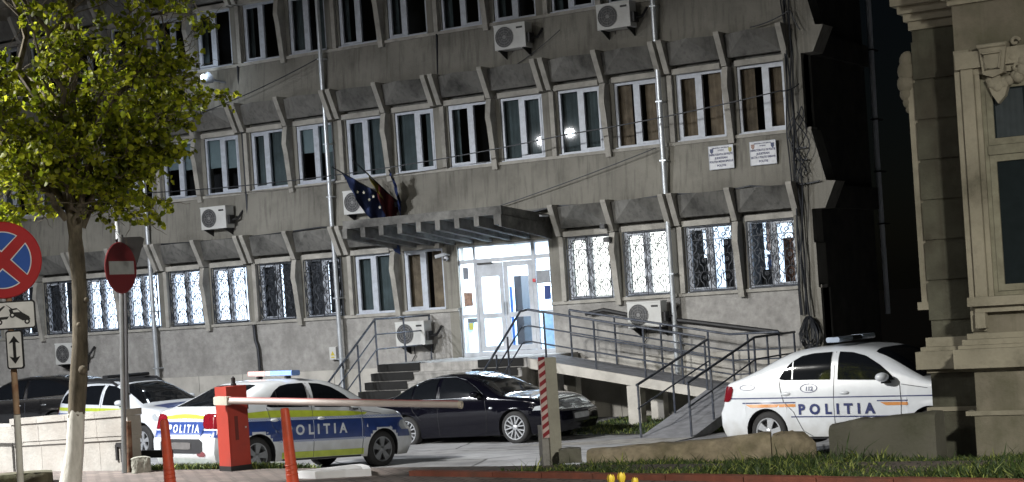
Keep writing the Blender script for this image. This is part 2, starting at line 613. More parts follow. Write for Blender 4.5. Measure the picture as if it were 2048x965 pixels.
# base: plinth stone and rough stucco, left and right of the entrance
for a, c in ((WX0, -2.3), (-2.3, -1.46), (1.08, 7.62)):
    mb = MB()
    n = max(1, round((c - a) / 1.5))
    for i in range(n):
        mb.box((a + (c - a) * i / n + .006, -.07, -.05), (a + (c - a) * (i + 1) / n - .006, .3, 1.34))
    mb.build('plinth', m_plinth, ST)
    wbox('stucco_wall', m_stucco, ((a, -.002, 1.342), (c, .35, 2.60)))
for fl, s in enumerate(SILL):
    h = HEAD[fl]
    nxt = SILL[fl + 1] if fl < 2 else 13.2
    # sill ledge
    segs = [(WX0, 7.62)] if fl else [(WX0, -1.46), (1.08, 7.62)]
    for a, c in segs:
        wbox('sill_ledge', m_fin, ((a, -.06, s - .07), (c, .3, s)))
    # spandrel, leaning outwards to its foot
    zb = h + .66
    mb = MB()
    mb.prism([(.3, zb), (-.14, zb), (-.03, nxt - .072), (.3, nxt - .072)], WX0, 7.12, 'x')
    mb.build('spandrel', m_plaster, ST)
    for k in range(NP):
        x0 = X00 - PP * k
        if fl == 0 and k == 2: continue
        hw = x0 + 2.56
        if fl == 0 and k == 3: hw = x0 + 1.32
        # piers
        wbox('pier', m_plaster, ((x0 + WW, 0, s), (x0 + 1.45, .3, h)))
        wbox('pier', m_plaster, ((x0 + 2.57, 0, s), (x0 + PP, .3, h)), ((x0 + 2.57, .06, h), (x0 + PP, .3, zb)))
        # lintels (one above each window), recess above, hood panels
        wbox('lintel', m_fin, ((x0 - .02, -.14, h), (x0 + 1.12, .3, h + .12)), ((x0 + 1.47, -.14, h), (x0 + 2.58, .3, h + .12)))
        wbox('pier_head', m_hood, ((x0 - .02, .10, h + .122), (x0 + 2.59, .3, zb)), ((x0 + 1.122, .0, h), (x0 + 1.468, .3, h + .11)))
        mb = MB()
        for (a, c) in ((x0 - .10, x0 + 1.19), (x0 + 1.31, x0 + 2.60)):
            if c > hw + .1: continue
            zl, zt = h + .20, zb + .03
            m = (a + c) / 2
            vs = [(a, -.16, zl), (c, -.16, zl), (a, -.27, zt), (m, -.52, zt), (c, -.27, zt), (a, .1, zl), (c, .1, zl), (a, .1, zt), (c, .1, zt), (m, -.13, zl)]
            mb.add(vs, [(0, 3, 2), (0, 9, 3), (9, 1, 3), (1, 4, 3), (2, 3, 4, 8, 7), (0, 5, 6, 1, 9), (0, 2, 7, 5), (1, 6, 8, 4)])
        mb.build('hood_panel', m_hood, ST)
        # brackets and the bent fin between the two windows
        for bx in (x0 - .17, x0 + 1.19, x0 + 2.60):
            if bx > hw + .1: continue
            mb = MB()
            mb.prism([(.1, h + .03), (-.20, h + .03), (-.53, zb + .03), (-.53, zb + .08), (.1, zb + .08)], bx, bx + .125, 'x')
            mb.build('bracket', m_fin, ST)
        mb = MB()
        mb.prism([(.02, h + .01), (-.20, h + .01), (-.24, h - .10), (-.30, h - .42), (-.25, h - .62), (-.13, s - .10), (-.12, s - .16), (.02, s - .16)], x0 + 1.20, x0 + 1.335, 'x')
        mb.build('fin', m_fin, ST)
        # slim reveal post beside the pier
        wbox('reveal', m_fin, ((x0 - .17, -.10, s), (x0 - .06, .02, h)))
    # hood top slab line
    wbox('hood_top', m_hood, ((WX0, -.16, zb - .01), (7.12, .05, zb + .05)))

# rear of the rooms (dark) and the roof
wbox('room_back', m_dark, ((WX0, 1.2, 0), (-1.95, 1.3, 4.4)), ((1.65, 1.2, 0), (7.1, 1.3, 4.4)), ((WX0, 1.2, 4.402), (7.1, 1.3, 13.2)))
for z in (2.3, 5.2, 8.5, 11.8): wbox('floor_slab', m_dark, ((WX0, .302, z), (-1.6, 1.2, z + .1)), ((1.2, .302, z), (7.1, 1.2, z + .1)))
for k in range(NP + 1): wbox('partition', m_dark, ((X00 - PP * k + 2.75 - .02, .302, 4.2), (X00 - PP * k + 2.75 + .02, 1.2, 13)))
# end wall with the stepped silhouette
prof = [(7.12, -.05), (7.66, -.05), (7.66, 1.34), (7.62, 1.342), (7.62, 2.60), (7.58, 2.62), (7.58, 3.55), (7.54, 3.57), (7.54, 4.27), (7.84, 4.27), (8.10, 4.82), (7.90, 4.84), (7.64, 5.95), (7.52, 5.97), (7.52, 7.56), (7.80, 7.56), (8.06, 8.10), (7.88, 8.12), (7.62, 9.2), (7.5, 9.22), (7.5, 10.8), (7.78, 10.8), (8.04, 11.35), (7.6, 11.4), (7.6, 13.2), (7.12, 13.2)]
mb = MB(); mb.prism(prof, -.135, .45, 'y'); mb.build('end_pier', m_plaster, ST)
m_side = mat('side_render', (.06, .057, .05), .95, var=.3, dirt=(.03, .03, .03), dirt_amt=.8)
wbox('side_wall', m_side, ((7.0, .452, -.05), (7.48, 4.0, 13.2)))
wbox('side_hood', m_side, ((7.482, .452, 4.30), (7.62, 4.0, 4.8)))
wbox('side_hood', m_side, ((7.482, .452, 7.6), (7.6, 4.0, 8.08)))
wbox('roof', m_hood, ((WX0, -.3, 13.202), (7.9, 4.0, 13.4)))

# ---- windows
m_room = flat('room_shade', (.03, .03, .032), .9)


def scroll(cx, cz, r0, turns, a0, sgn, n=14):
    return [(cx + (r0 * (1 - .75 * i / n)) * math.cos(a0 + sgn * turns * 6.283 * i / n), cz + (r0 * (1 - .75 * i / n)) * math.sin(a0 + sgn * turns * 6.283 * i / n)) for i in range(n + 1)]


def grille_mesh():
    mb = MB()
    w, h, y = 1.10, 1.42, -.03
    T = lambda pts, r=.0125, cl=False: mb.tube([(a, y + rr_.uniform(-.004, .004), c) for a, c in pts], r, 4, closed=cl, cap=False)
    rr_ = random.Random(3)
    for a, c in (((0, 0), (w, 0)), ((0, h), (w, h)), ((0, 0), (0, h)), ((w, 0), (w, h)), ((0, .05), (w, .05)), ((w / 2, 0), (w / 2, h))):
        T([a, c], .012)
    cw = w / 4
    rows = [(.05, .42), (.42, .80), (.80, 1.12)]
    for ri, (z0, z1) in enumerate(rows):
        for ci in range(4):
            cx = cw * (ci + .5)
            cz = (z0 + z1) / 2 + (.06 if ci % 2 else -.02)
            T([(cx + .040 * math.cos(t * .628), cz + .040 * math.sin(t * .628)) for t in range(10)], .011, True)
            T([(cx - .03, cz), (cx + .03, cz)], .0095)
            hh = (z1 - z0) / 2
            for sg in (-1, 1):
                T([(cx + sg * .02, z1), (cx + sg * .035, cz + hh * .72), (cx + sg * .10, cz + hh * .35), (cx + sg * .115, cz), (cx + sg * .10, cz - hh * .35), (cx + sg * .035, cz - hh * .72), (cx + sg * .02, z0)], .0108)
                T([(cx + sg * cw / 2, cz + hh * .9), (cx + sg * (cw / 2 - .03), cz + hh * .55), (cx + sg * (cw / 2 - .012), cz + hh * .2)], .0095)
        T([(0, z0), (w, z0)], .006)
    for ci in range(4):
        cx = cw * (ci + .5)
        T(scroll(cx - .05, 1.20, .065, 1.1, -.5, 1), .011)
        T(scroll(cx + .05, 1.32, .065, 1.1, 2.6, 1), .011)
        T([(cx - .10, 1.13), (cx - .02, 1.19), (cx + .0, 1.27), (cx + .07, 1.33), (cx + .13, 1.41)], .0095)
        T([(cx + .12, 1.13), (cx + .09, 1.21), (cx + .13, 1.28)], .011)
    T([(0, 1.12), (w, 1.12)], .011)
    return mb


GR = grille_mesh().build('grille', m_iron)
GR_ME = GR.data
bpy.data.objects.remove(GR)


def window(x0, s, h, mode, bars, mull=.5, seed=0):
    """frame with two sashes, panes and what hangs behind them"""
    r = random.Random(seed)
    mb = MB()
    y0, y1 = .03, .10
    a, c, zb, zt = x0 + .005, x0 + WW - .005, s + .002, h - .003
    t = .055
    xm = a + (c - a) * mull
    mb.box((a, y0, zb), (a + t, y1, zt)); mb.box((c - t, y0, zb), (c, y1, zt))
    mb.box((a + t, y0, zb), (c - t, y1, zb + t)); mb.box((a + t, y0, zt - t), (c - t, y1, zt))
    mb.box((xm - .055, y0 - .012, zb + t), (xm + .055, y1, zt - t))
    sa = (a + t, xm - .055) if r.random() < .5 else (xm + .055, c - t)
    q = .045
    mb.box((sa[0], y0 - .015, zb + t), (sa[0] + q, y0 + .04, zt - t)); mb.box((sa[1] - q, y0 - .015, zb + t), (sa[1], y0 + .04, zt - t))
    mb.box((sa[0] + q, y0 - .015, zb + t), (sa[1] - q, y0 + .04, zb + t + q)); mb.box((sa[0] + q, y0 - .015, zt - t - q), (sa[1] - q, y0 + .04, zt - t))
    mb.box((a - .02, -.055, zb - .0), (c + .02, y0 - .002, zb + .02))
    W_ = mb.build('window', m_pvc, ST)
    mb = MB()
    mb.add([(a + t, .07, zb + t), (c - t, .07, zb + t), (c - t, .07, zt - t), (a + t, .07, zt - t)], [(0, 1, 2, 3)])
    mb.build('pane', m_pane, W_)

    def cur(u0, u1, w0, w1, m, y=.17, wave=.012):
        mb = MB()
        xa, xb = a + (c - a) * u0, a + (c - a) * u1
        n = max(4, int((xb - xa) / .03))
        mb.grid(lambda p, q2: (xa + (xb - xa) * p, y + wave * math.sin(p * (xb - xa) * 60 + seed) + wave * .7 * math.sin(p * (xb - xa) * 23 + q2), zb + (zt - zb) * (w0 + (w1 - w0) * q2)), n, 3)
        mb.build('curtain', m, W_, 60)
    if mode == 'lit':
        cur(0, 1, 0, 1, m_lit, .2, .004)
        if r.random() < .5: cur(.42, .52, 0, 1, m_blind, .15)
    elif mode == 'litw':
        cur(0, 1, 0, 1, m_lit2, .2, .004)
        cur(.0, .07, 0, 1, m_blind, .15)
    elif mode == 'room':
        cur(0, 1, 0, 1, m_lit3, .9, .0)
        if seed % 2:
            cur(.02, .36, 0, .52, m_room, .5)
            cur(.62, 1.0, 0, .78, m_dark, .4)
            cur(.36, .42, .1, .62, m_room, .45)
        else:
            cur(.10, .44, 0, .27, m_dark, .35, .002)
            cur(.20, .40, .27, .5, mat('blue_jacket', (.06, .09, .2), .8), .5)
            cur(.55, .78, .05, .72, mat('brown_jacket', (.16, .08, .05), .8), .45)
            cur(.86, .97, .0, .8, m_green, .3)
            cur(.16, .30, .55, 1, mat('pale_poster', (.6, .45, .4), .8), .6)
    elif mode == 'slit':
        cur(0, .36, .02, 1, m_room, .16); cur(.55, 1, .02, 1, m_room, .16)
        cur(0, 1, 0, 1, m_lit, .24, 0)
    elif mode == 'brown':
        cur(0, .30 + .1 * r.random(), 0, 1, m_brown)
        cur(.62, 1, 0, 1, m_brown)
        if r.random() < .5: cur(.32, .5, 0, 1, m_brown, .22)
    elif mode == 'green':
        cur(0, .45, 0, 1, m_green)
        if r.random() < .6: cur(.7, 1, 0, 1, m_green)
    elif mode == 'blind':
        z = .45 + .15 * r.random()
        cur(0, .48, z, 1, m_blind, .14, .001); cur(.52, 1, z - .03, 1, m_blind, .14, .001)
        if r.random() < .6: cur(.7, .9, 0, .5, m_green)
    elif mode == 'full':
        cur(0, .97, 0, 1, m_green)
    else:
        cur(0, .2, 0, 1, m_green)
    if bars:
        g = bpy.data.objects.new('grille', GR_ME)
        COL.objects.link(g)
        g.parent = W_
        g.location = (x0 + .015, -.045, s + .02)
    return W_


GFM = {0: ('room', 'room'), 1: ('litw', 'litw'), 3: ('full', 'brown'), 4: ('slit', 'slit'), 5: ('lit', 'lit'), 6: ('lit', 'lit'), 7: ('slit', 'slit'), 8: ('lit', 'dark')}
F2M = {0: ('brown', 'brown'), 1: ('full', 'brown'), 2: ('dark', 'full'), 3: ('full', 'green'), 4: ('full', 'blind'), 5: ('blind', 'blind'), 6: ('blind', 'green'), 7: ('dark', 'green'), 8: ('green', 'blind')}
sd = 0
for k in range(NP):
    x0 = X00 - PP * k
    for j in (0, 1):
        xx = x0 + (0 if j == 0 else 1.45)
        sd += 1
        if k != 2: window(xx, SILL[0], HEAD[0], GFM[k][j], k != 3, .5, sd)
        window(xx, SILL[1], HEAD[1], F2M[k][j], False, .42 + .16 * rw.random(), sd + 50)
        window(xx, SILL[2], HEAD[2], rw.choice(['dark', 'dark', 'green', 'dark']), False, .42 + .16 * rw.random(), sd + 90)

# downpipes
for (px_, z0, z1) in ((-10.86, .1, 13.2), (-4.86, .1, 13.2), (4.22, .5, 13.2)):
    mb = MB()
    mb.tube([(px_, -.20, z0), (px_, -.20, 4.78), (px_, -.22, 5.0), (px_, -.20, 8.0), (px_, -.22, 8.3), (px_, -.20, z1)], .058, 10)
    for z in (1.6, 3.1, 5.6, 6.9, 9.0): mb.box((px_ - .075, -.27, z), (px_ + .075, .0, z + .03))
    mb.build('downpipe', m_zinc, ST, 40)
mb = MB(); mb.tube([(-7.6, -.05, 5.0), (-7.6, -.05, 9.2)], .03, 6); mb.tube([(-7.62, -.08, 2.6), (-7.60, -.08, 2.2), (-7.52, -.10, 2.0), (-7.50, -.10, 1.36)], .04, 6); mb.tube([(-1.55, -.12, 8.1), (-1.55, -.05, 9.2)], .025, 6)
mb.build('cable_conduit', m_iron, ST, 40)

# entrance canopy
CX0, CX1 = -3.1, 1.13
mb = MB()
for i in range(9):
    x = CX0 + (CX1 - CX0 - .14) * i / 8
    w = .13 if i < 8 else .14
    mb = MB()
    mb.prism([(-.0, 4.17), (-2.24, 4.45), (-2.24, 4.67), (-.0, 4.46)], x, x + w, 'x')
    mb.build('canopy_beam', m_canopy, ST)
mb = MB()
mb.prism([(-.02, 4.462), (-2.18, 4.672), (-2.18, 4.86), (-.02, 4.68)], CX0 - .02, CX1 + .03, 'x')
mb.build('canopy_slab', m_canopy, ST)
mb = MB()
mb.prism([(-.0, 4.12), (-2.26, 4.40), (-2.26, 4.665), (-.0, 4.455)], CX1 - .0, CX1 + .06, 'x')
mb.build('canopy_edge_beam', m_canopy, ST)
wbox('lamp_fitting', flat('pale_tube', (.7, .74, .8), .4), ((CX1 + .10, -.62, 4.62), (CX1 + .16, -.30, 4.66)))
# wall around the entrance
wbox('entrance_jamb', m_plaster, ((-1.72, -.01, 1.5), (-1.462, .3, 4.13)), ((1.082, -.01, 2.6), (1.52, .3, 4.13)), ((-1.72, -.005, 4.132), (1.52, .3, 4.78)))
# lobby room
m_lw = flat('lobby_wall_white', (.78, .84, .90), .8)
m_lb = flat('lobby_wall_blue', (.50, .66, .80), .8)
wbox('lobby_wall', m_lw, ((-1.9, 3.4, 2.9), (1.6, 3.5, 4.3)), ((-1.9, .31, 2.9), (-1.8, 3.4, 4.3)), ((1.5, .31, 2.9), (1.6, 3.4, 4.3)), ((-1.9, .31, 4.3), (1.6, 3.5, 4.36)))
wbox('lobby_dado', m_lb, ((-1.9, 3.4, 1.5), (1.6, 3.5, 2.898)), ((-1.9, .31, 1.5), (-1.8, 3.4, 2.898)), ((1.5, .31, 1.5), (1.6, 3.4, 2.898)))
wbox('lobby_floor', flat('tile_floor', (.45, .47, .5), .4), ((-1.9, .02, 1.42), (1.6, 3.5, 1.498)))
wbox('ceiling_lamp', emis('ceiling_lamp_panel', (.85, .94, 1), 12.0), ((-1.1, .9, 4.26), (.8, 2.6, 4.295)))
wbox('cupboard', m_black, ((-.50, 1.0, 1.5), (-.30, 1.5, 3.35)))
wbox('notice_stand', flat('blue_notice', (.03, .10, .32), .6), ((-.80, .9, 1.6), (-.53, .95, 3.1)))
wbox('notice_sheet', m_white, ((-.78, .88, 3.1), (-.54, .9, 3.42)), ((-.74, .88, 2.6), (-.6, .9, 2.75)))
wbox('chair_back', flat('pale_blue_plastic', (.25, .38, .5), .5), ((.05, 1.3, 1.5), (.42, 1.7, 2.4)))
wbox('bench', flat('dark_bench', (.05, .07, .1), .5), ((.62, .8, 1.5), (1.05, 1.2, 2.1)))
# door frames
m_dfr = mat('door_frame_paint', (.50, .53, .58), .5, var=.15, dirt=(.3, .32, .34), dirt_amt=.5, dscale=4)
DF = MB()
yb = (.06, .13)
for x, w in ((-1.46, .05), (-1.03, .07), (.56, .09), (1.03, .05)): DF.box((x, yb[0], 1.5), (x + w, yb[1], 4.13))
for z, w in ((1.5, .10), (3.70, .10), (4.08, .05)): DF.box((-1.41, yb[0] + .005, z), (1.03, yb[1] - .005, z + w))
for a_, c_ in ((-1.41, -1.03), (.65, 1.03)): DF.box((a_, yb[0] + .008, 2.42), (c_, yb[1] - .008, 2.50))
DF.build('door_frame', m_dfr, ST)
for nm, a_, c_, tilt in (('door', -.95, -.24, 1), ('door', -.22, .55, 0)):
    mb = MB()
    y_ = .065
    mb.box((a_, y_, 1.61), (a_ + .11, y_ + .05, 3.69)); mb.box((c_ - .11, y_, 1.61), (c_, y_ + .05, 3.69))
    for z, w in ((1.61, .12), (2.38, .12), (3.36 if tilt else 3.57, .33 if tilt else .12)): mb.box((a_ + .11, y_ + .002, z), (c_ - .11, y_ + .048, z + w))
    dr = mb.build(nm, m_dfr, ST)
    mb = MB(); mb.add([(a_ + .11, .09, 1.73), (c_ - .11, .09, 1.73), (c_ - .11, .09, 3.57), (a_ + .11, .09, 3.57)], [(0, 1, 2, 3)]); mb.build('pane', m_pane, dr)
    mb = MB(); mb.tube([((a_ if tilt == 0 else c_ - .05) + .03, .03, 2.45), ((a_ if tilt == 0 else c_ - .05) + .03, .03, 2.75)], .014, 6); mb.build('handle', m_zinc, dr)
    if tilt: wbox('door_closer', m_black, ((a_ + .05, .02, 3.66), (a_ + .45, .055, 3.70)))
for a_, c_ in ((-1.41, -1.03), (.65, 1.03)):
    mb = MB(); mb.add([(a_, .09, 1.6), (c_, .09, 1.6), (c_, .09, 4.1), (a_, .09, 4.1)], [(0, 1, 2, 3)])
    mb.build('side_light', m_pane, ST)
m_frost = emis('frosted_panel', (.55, .66, .80), .55, (.42, .5, .62), (1, 1, 1))
wbox('notice', mat('brown_poster', (.30, .19, .14), .7, var=.6, scale=9), ((-1.33, .04, 2.70), (-1.10, .055, 3.02)))
wbox('notice', flat('grey_notice', (.20, .22, .26), .7), ((-1.31, .04, 3.34), (-1.17, .055, 3.62)))
wbox('notice', flat('yellow_sticker', (.55, .55, .12), .7), ((-1.24, .04, 2.14), (-1.14, .055, 2.30)))
wbox('notice', flat('blue_plate', (.03, .06, .22), .7), ((.86, .04, 2.74), (1.02, .055, 3.06)))
wbox('notice', flat('grey_plate', (.30, .32, .35), .7), ((.68, .04, 3.12), (1.03, .055, 3.42)))
wbox('fire_alarm', flat('red_plastic', (.6, .04, .04), .5), ((.58, .02, 3.16), (.64, .055, 3.24)))
la = bpy.data.lights.new('lobby_light', 'AREA')
la.shape = 'RECTANGLE'; la.size = 1.8; la.size_y = 1.6; la.energy = 650; la.color = (.85, .93, 1)
lo = bpy.data.objects.new('lobby_light', la); COL.objects.link(lo); lo.location = (-.15, 1.75, 4.24); lo.parent = ST

# ================================================================ things hung on the facade


def text_mesh(txt, size, bold=0.0, space=1.0):
    cu = bpy.data.curves.new('t', 'FONT')
    cu.body = txt
    cu.size = size
    cu.offset = bold
    cu.align_x = 'CENTER'
    cu.align_y = 'CENTER'
    cu.space_character = space
    cu.resolution_u = 3
    o = bpy.data.objects.new('t', cu)
    COL.objects.link(o)
    bpy.context.view_layer.update()
    dg = bpy.context.evaluated_depsgraph_get()
    me = bpy.data.meshes.new_from_object(o.evaluated_get(dg))
    vs = [v.co.copy() for v in me.vertices]
    fs = [list(p.vertices) for p in me.polygons]
    bpy.data.objects.remove(o)
    bpy.data.meshes.remove(me)
    return vs, fs


m_fan = flat('fan_grille', (.05, .052, .055), .5)


def ac_unit(x, z, label, w=.82, h=.56, pipe=True):
    t = thing('air_conditioner', label, 'air conditioner', (x, 0, z), 0, 'air conditioners on the facade')
    mb = MB()
    y0, y1 = -.48, -.16
    mb.box((x, y0, z), (x + w, y1, z + h)); mb.box((x - .008, y0 - .01, z + h - .02), (x + w + .008, y1 + .01, z + h + .012))
    body = mb.build('casing', m_ac, t)
    mb = MB(); cx, cz, r = x + w * .33, z + h * .5, h * .42
    mb.disc((cx, y0 - .004, cz), r, 28)
    mb.build('fan_grille', m_fan, t)
    mb = MB()
    for q in (.35, .6, .85, 1.0): mb.tube([(cx + r * q * math.cos(a * .314), y0 - .012, cz + r * q * math.sin(a * .314)) for a in range(20)], .006, 4, closed=True)
    for a in range(8): mb.tube([(cx, y0 - .012, cz), (cx + r * math.cos(a * .785), y0 - .012, cz + r * math.sin(a * .785))], .005, 4)
    mb.disc((cx, y0 - .016, cz), .045, 12)
    mb.build('guard', flat('guard_grey', (.2, .2, .2), .5), t)
    mb = MB(); mb.box((x + w * .72, y0 - .004, z + h * .78), (x + w * .92, y0 - .001, z + h * .86)); mb.build('badge', m_black, t)
    for bx in (x + .08, x + w - .1):
        mb = MB()
        mb.box((bx, y0, z - .035), (bx + .03, -.002, z - .005)); mb.prism([(-.002, z - .036), (-.002, z - .22), (-.03, z - .22), (y0 + .04, z - .036)], bx + .008, bx + .022, 'x')
        mb.build('bracket', m_black, t)
    mb = MB(); mb.box((x + w + .002, -.42, z + .10), (x + w + .07, -.2, z + .32)); mb.tube([(x + w + .05, -.3, z + .2), (x + w + .18, -.22, z + .22), (x + w + .22, -.05, z + .42)], .03, 6)
    mb.build('valve_cover', m_black, t, 40)
    mb = MB(); mb.tube([(x + w * .3, -.1, z), (x + w * .28, -.05, z - .25), (x + w * .1, -.05, z - .45)], .012, 5)
    mb.build('hose', m_black, t, 40)
    return t


ac_unit(-8.78, 5.10, 'white air conditioner with dark round fan between first and second floor at left')
ac_unit(-4.28, 5.12, 'white air conditioner partly hidden behind the hanging blue flag')
ac_unit(.28, 8.52, 'white air conditioner under the top row of windows above the entrance')
ac_unit(2.95, 8.62, 'white air conditioner high on the facade, left of the right downpipe')
ac_unit(-3.0, 1.86, 'low white air conditioner on the wall beside the entrance steps')
ac_unit(3.22, 1.98, 'low white air conditioner on the wall behind the ramp railings')
ac_unit(-14.2, 1.86, 'low white air conditioner on the far wall behind the tree trunk')

m_navy = flat('navy_letters', (.05, .06, .16), .6)


def plate(x0, x1, z0, z1, lines, label, crest):
    t = thing('wall_sign', label, 'sign', (x0, -.14, z0), 0, 'white police notices on the facade')
    w, h = x1 - x0, z1 - z0
    yy = -.155
    mb = MB(); mb.box((x0, yy, z0), (x1, yy + .03, z1)); mb.build('board', m_white, t)
    mb = MB()
    for x_ in ((x0, x0 + .012), (x1 - .012, x1)): mb.box((x_[0], yy - .006, z0), (x_[1], yy - .002, z1))
    for z_ in ((z0, z0 + .012), (z1 - .012, z1)): mb.box((x0 + .012, yy - .006, z_[0]), (x1 - .012, yy - .002, z_[1]))
    mb.build('border', m_pvc, t)
    mb = MB()
    for (txt, sz, f) in lines:
        vs, fs = text_mesh(txt, sz, sz * .03)
        wd = max(v.x for v in vs) - min(v.x for v in vs)
        k = min(1, w * .94 / wd)
        mb.add([(x0 + w / 2 + v.x * k, yy - .004, z0 + h * f + v.y) for v in vs], fs)
    mb.build('lettering', m_navy, t)
    for i, cx in enumerate((x0 + .075, x1 - .075)):
        mb = MB(); mb.prism([(cx - .04, z1 - .06), (cx + .04, z1 - .06), (cx + .036, z1 - .13), (cx, z1 - .17), (cx - .036, z1 - .13)], yy - .006, yy - .002, 'y')
        mb.build('crest', crest[i], t)


c_y = mat('crest_gold', (.42, .38, .12), .6, var=.6, scale=40)
c_b = mat('crest_blue', (.07, .09, .18), .6, var=.6, scale=40)
c_r = mat('crest_red', (.36, .24, .20), .6, var=.6, scale=40)
plate(5.28, 5.86, 5.30, 5.81, [('MINISTERUL AFACERILOR', .034, .90), ('INTERNE', .034, .80), ('INSPECTORATUL DE POLITIE', .062, .62), ('JUDETEAN', .062, .47), ('POLITIA MUNICIPIULUI', .062, .32), ('POLITIE', .062, .15)], 'left of two white police notices, the one with the yellow crest', (c_b, c_y))
plate(6.24, 6.84, 5.30, 5.81, [('MINISTERUL AFACERILOR', .034, .90), ('INTERNE', .034, .80), ('INSPECTORATUL DE POLITIE', .062, .62), ('JUDETEAN', .062, .47), ('SECTIA 1 POLITIE URBANA', .062, .32), ('POLITIE', .062, .15)], 'right of two white police notices, nearest the building corner', (c_r, c_b))

# flags
m_eub = flat('flag_blue', (.012, .025, .09), .8)
m_ry, m_rr, m_rb = flat('flag_yellow', (.22, .18, .02), .8), flat('flag_red', (.085, .008, .008), .8), flat('flag_navy', (.015, .03, .11), .8)
hold = Vector((-2.95, -.14, 5.28))
t = thing('flag_holder', 'dark metal holder for three flag poles on the facade above the canopy', 'flag holder', hold)
mb = MB(); mb.box((-3.12, -.30, 5.20), (-2.84, -.13, 5.32)); mb.tube([(-3.0, -.3, 5.2), (-3.02, -.14, 4.98)], .02, 5); mb.build('plate', m_iron, t)


def flag(tip, base, cloth, label, fn=None):
    t = thing('flag', label, 'flag', base, 0, 'flags above the entrance')
    mb = MB(); mb.tube([base, tip], .017, 6); mb.build('pole', m_iron, t, 40)
    ax = (Vector(base) - Vector(tip))
    for (w0, w1, m, hang, sw) in cloth:
        mb = MB()

        def P(s, q):
            f = w0 + (w1 - w0) * s
            p = Vector(tip) + ax * f
            hg = hang(f) * q
            return p + Vector((sw * q * (1 - f) + .05 * math.sin(f * 24 + q * 3), .06 * math.cos(f * 26 + q * 4) + .03 * math.sin(q * 9), -hg))
        mb.grid(P, 14, 12)
        mb.build('cloth', m, t, 60)
    return t


tip1 = at(663, 334, -1.55)
fl = flag(tip1, hold, [(.18, .98, m_eub, lambda f: .50 + .75 * min(1, f * 1.05), .34)], 'large dark blue flag with stars, leftmost of the three above the canopy')
mb = MB()
for (f, dz) in ((.48, .20), (.56, .30), (.63, .16), (.38, .28), (.72, .34)):
    p = tip1 + (hold - tip1) * f + Vector((.09, -.12, -dz))
    mb.prism([(p.x + .045 * (1 if i % 2 == 0 else .42) * math.sin(i * .628), p.z + .045 * (1 if i % 2 == 0 else .42) * math.cos(i * .628)) for i in range(10)], p.y - .01, p.y, 'y')
mb.build('star', flat('flag_star', (.62, .62, .5), .7), fl)
tip2 = at(705, 320, -1.45)
flag(tip2, hold + Vector((.05, -.02, .02)), [(.26, .50, m_ry, lambda f: .34 + .25 * f, .34), (.46, .97, m_rr, lambda f: .55 + .45 * f, .34)], 'yellow and red flag hanging between the two blue flags')
tip3 = at(778, 340, -.75)
flag(tip3, hold + Vector((.12, .0, .02)), [(.08, .95, m_rb, lambda f: .22 + .6 * f, .16)], 'small furled blue flag, rightmost of the three above the canopy')

# flood light, cctv cameras, electricity box, cable coil
fp = at(408, 157, -.6)
t = thing('floodlight', 'lit white floodlight on an arm at top left beside the tree crown', 'floodlight', (fp.x, -.1, fp.z))
mb = MB(); mb.tube([(fp.x + .25, -.05, fp.z - .1), (fp.x + .15, -.35, fp.z - .05), (fp.x + .08, -.5, fp.z)], .03, 6); mb.lathe([(.03, -.16), (.08, -.12), (.15, .06), (.16, .08)], 16, Matrix.Translation((fp.x + .08, -.56, fp.z - .02)) @ Matrix.Rotation(R_(-60), 4, 'X') @ Matrix.Rotation(R_(20), 4, 'Y')); mb.build('housing', mat('grey_housing', (.3, .33, .38), .5), t, 40)
mb = MB(); mb.sphere((fp.x + .02, -.64, fp.z + .02), .075); mb.build('lens', emis('floodlight_lens', (.86, .95, 1), 14), t, 40)
fl_ = bpy.data.lights.new('floodlight_lamp', 'POINT'); fl_.energy = 22; fl_.color = (.8, .9, 1); fl_.shadow_soft_size = .08
fo = bpy.data.objects.new('floodlight_lamp', fl_); COL.objects.link(fo); fo.parent = t; fo.location = (0.0, -.75, .0)
p = at(884, 511, -.2)
t = thing('security_camera', 'white dome security camera beside the window left of the entrance', 'camera', (p.x, 0, p.z))
mb = MB(); mb.tube([(p.x - .12, -.32, p.z - .03), (p.x + .05, -.16, p.z + .02)], .045, 8); mb.tube([(p.x + .05, -.16, p.z + .02), (p.x + .09, .0, p.z)], .02, 6); mb.sphere((p.x + .04, -.1, p.z - .08), .06); mb.build('body', m_white, t, 40)
mb = MB(); mb.sphere((p.x + .04, -.13, p.z - .1), .035); mb.build('lens', m_black, t, 40)
for (u, v, lb) in ((1207, 454, 'black box security camera under the hood right of the entrance'), (1215, 480, 'small black sensor below the black security camera on the fin')):
    p = at(u, v, -.35)
    t = thing('security_camera', lb, 'camera', (p.x, -.2, p.z))
    mb = MB(); mb.box((p.x - .06, -.42, p.z - .05), (p.x + .06, -.26, p.z + .06)); mb.tube([(p.x, -.28, p.z + .02), (p.x + .02, -.08, p.z + .06)], .015, 5); mb.build('body', m_black, t)
    mb = MB(); mb.disc((p.x, -.424, p.z), .03, 12); mb.build('lens', m_fan, t)
p = at(672, 706, 0)
t = thing('meter_box', 'small pale meter box with yellow warning mark left of the entrance steps', 'meter box', (p.x, 0, p.z))
mb = MB(); mb.box((p.x - .10, -.14, p.z - .16), (p.x + .10, -.004, p.z + .15)); mb.build('case', m_ac, t)
mb = MB(); mb.prism([(p.x - .06, p.z - .06), (p.x + .06, p.z - .06), (p.x, p.z + .05)], -.146, -.142, 'y'); mb.box((p.x - .05, -.146, p.z - .12), (p.x + .05, -.142, p.z - .09)); mb.build('warning_mark', flat('warn_yellow', (.6, .5, .05), .6), t)
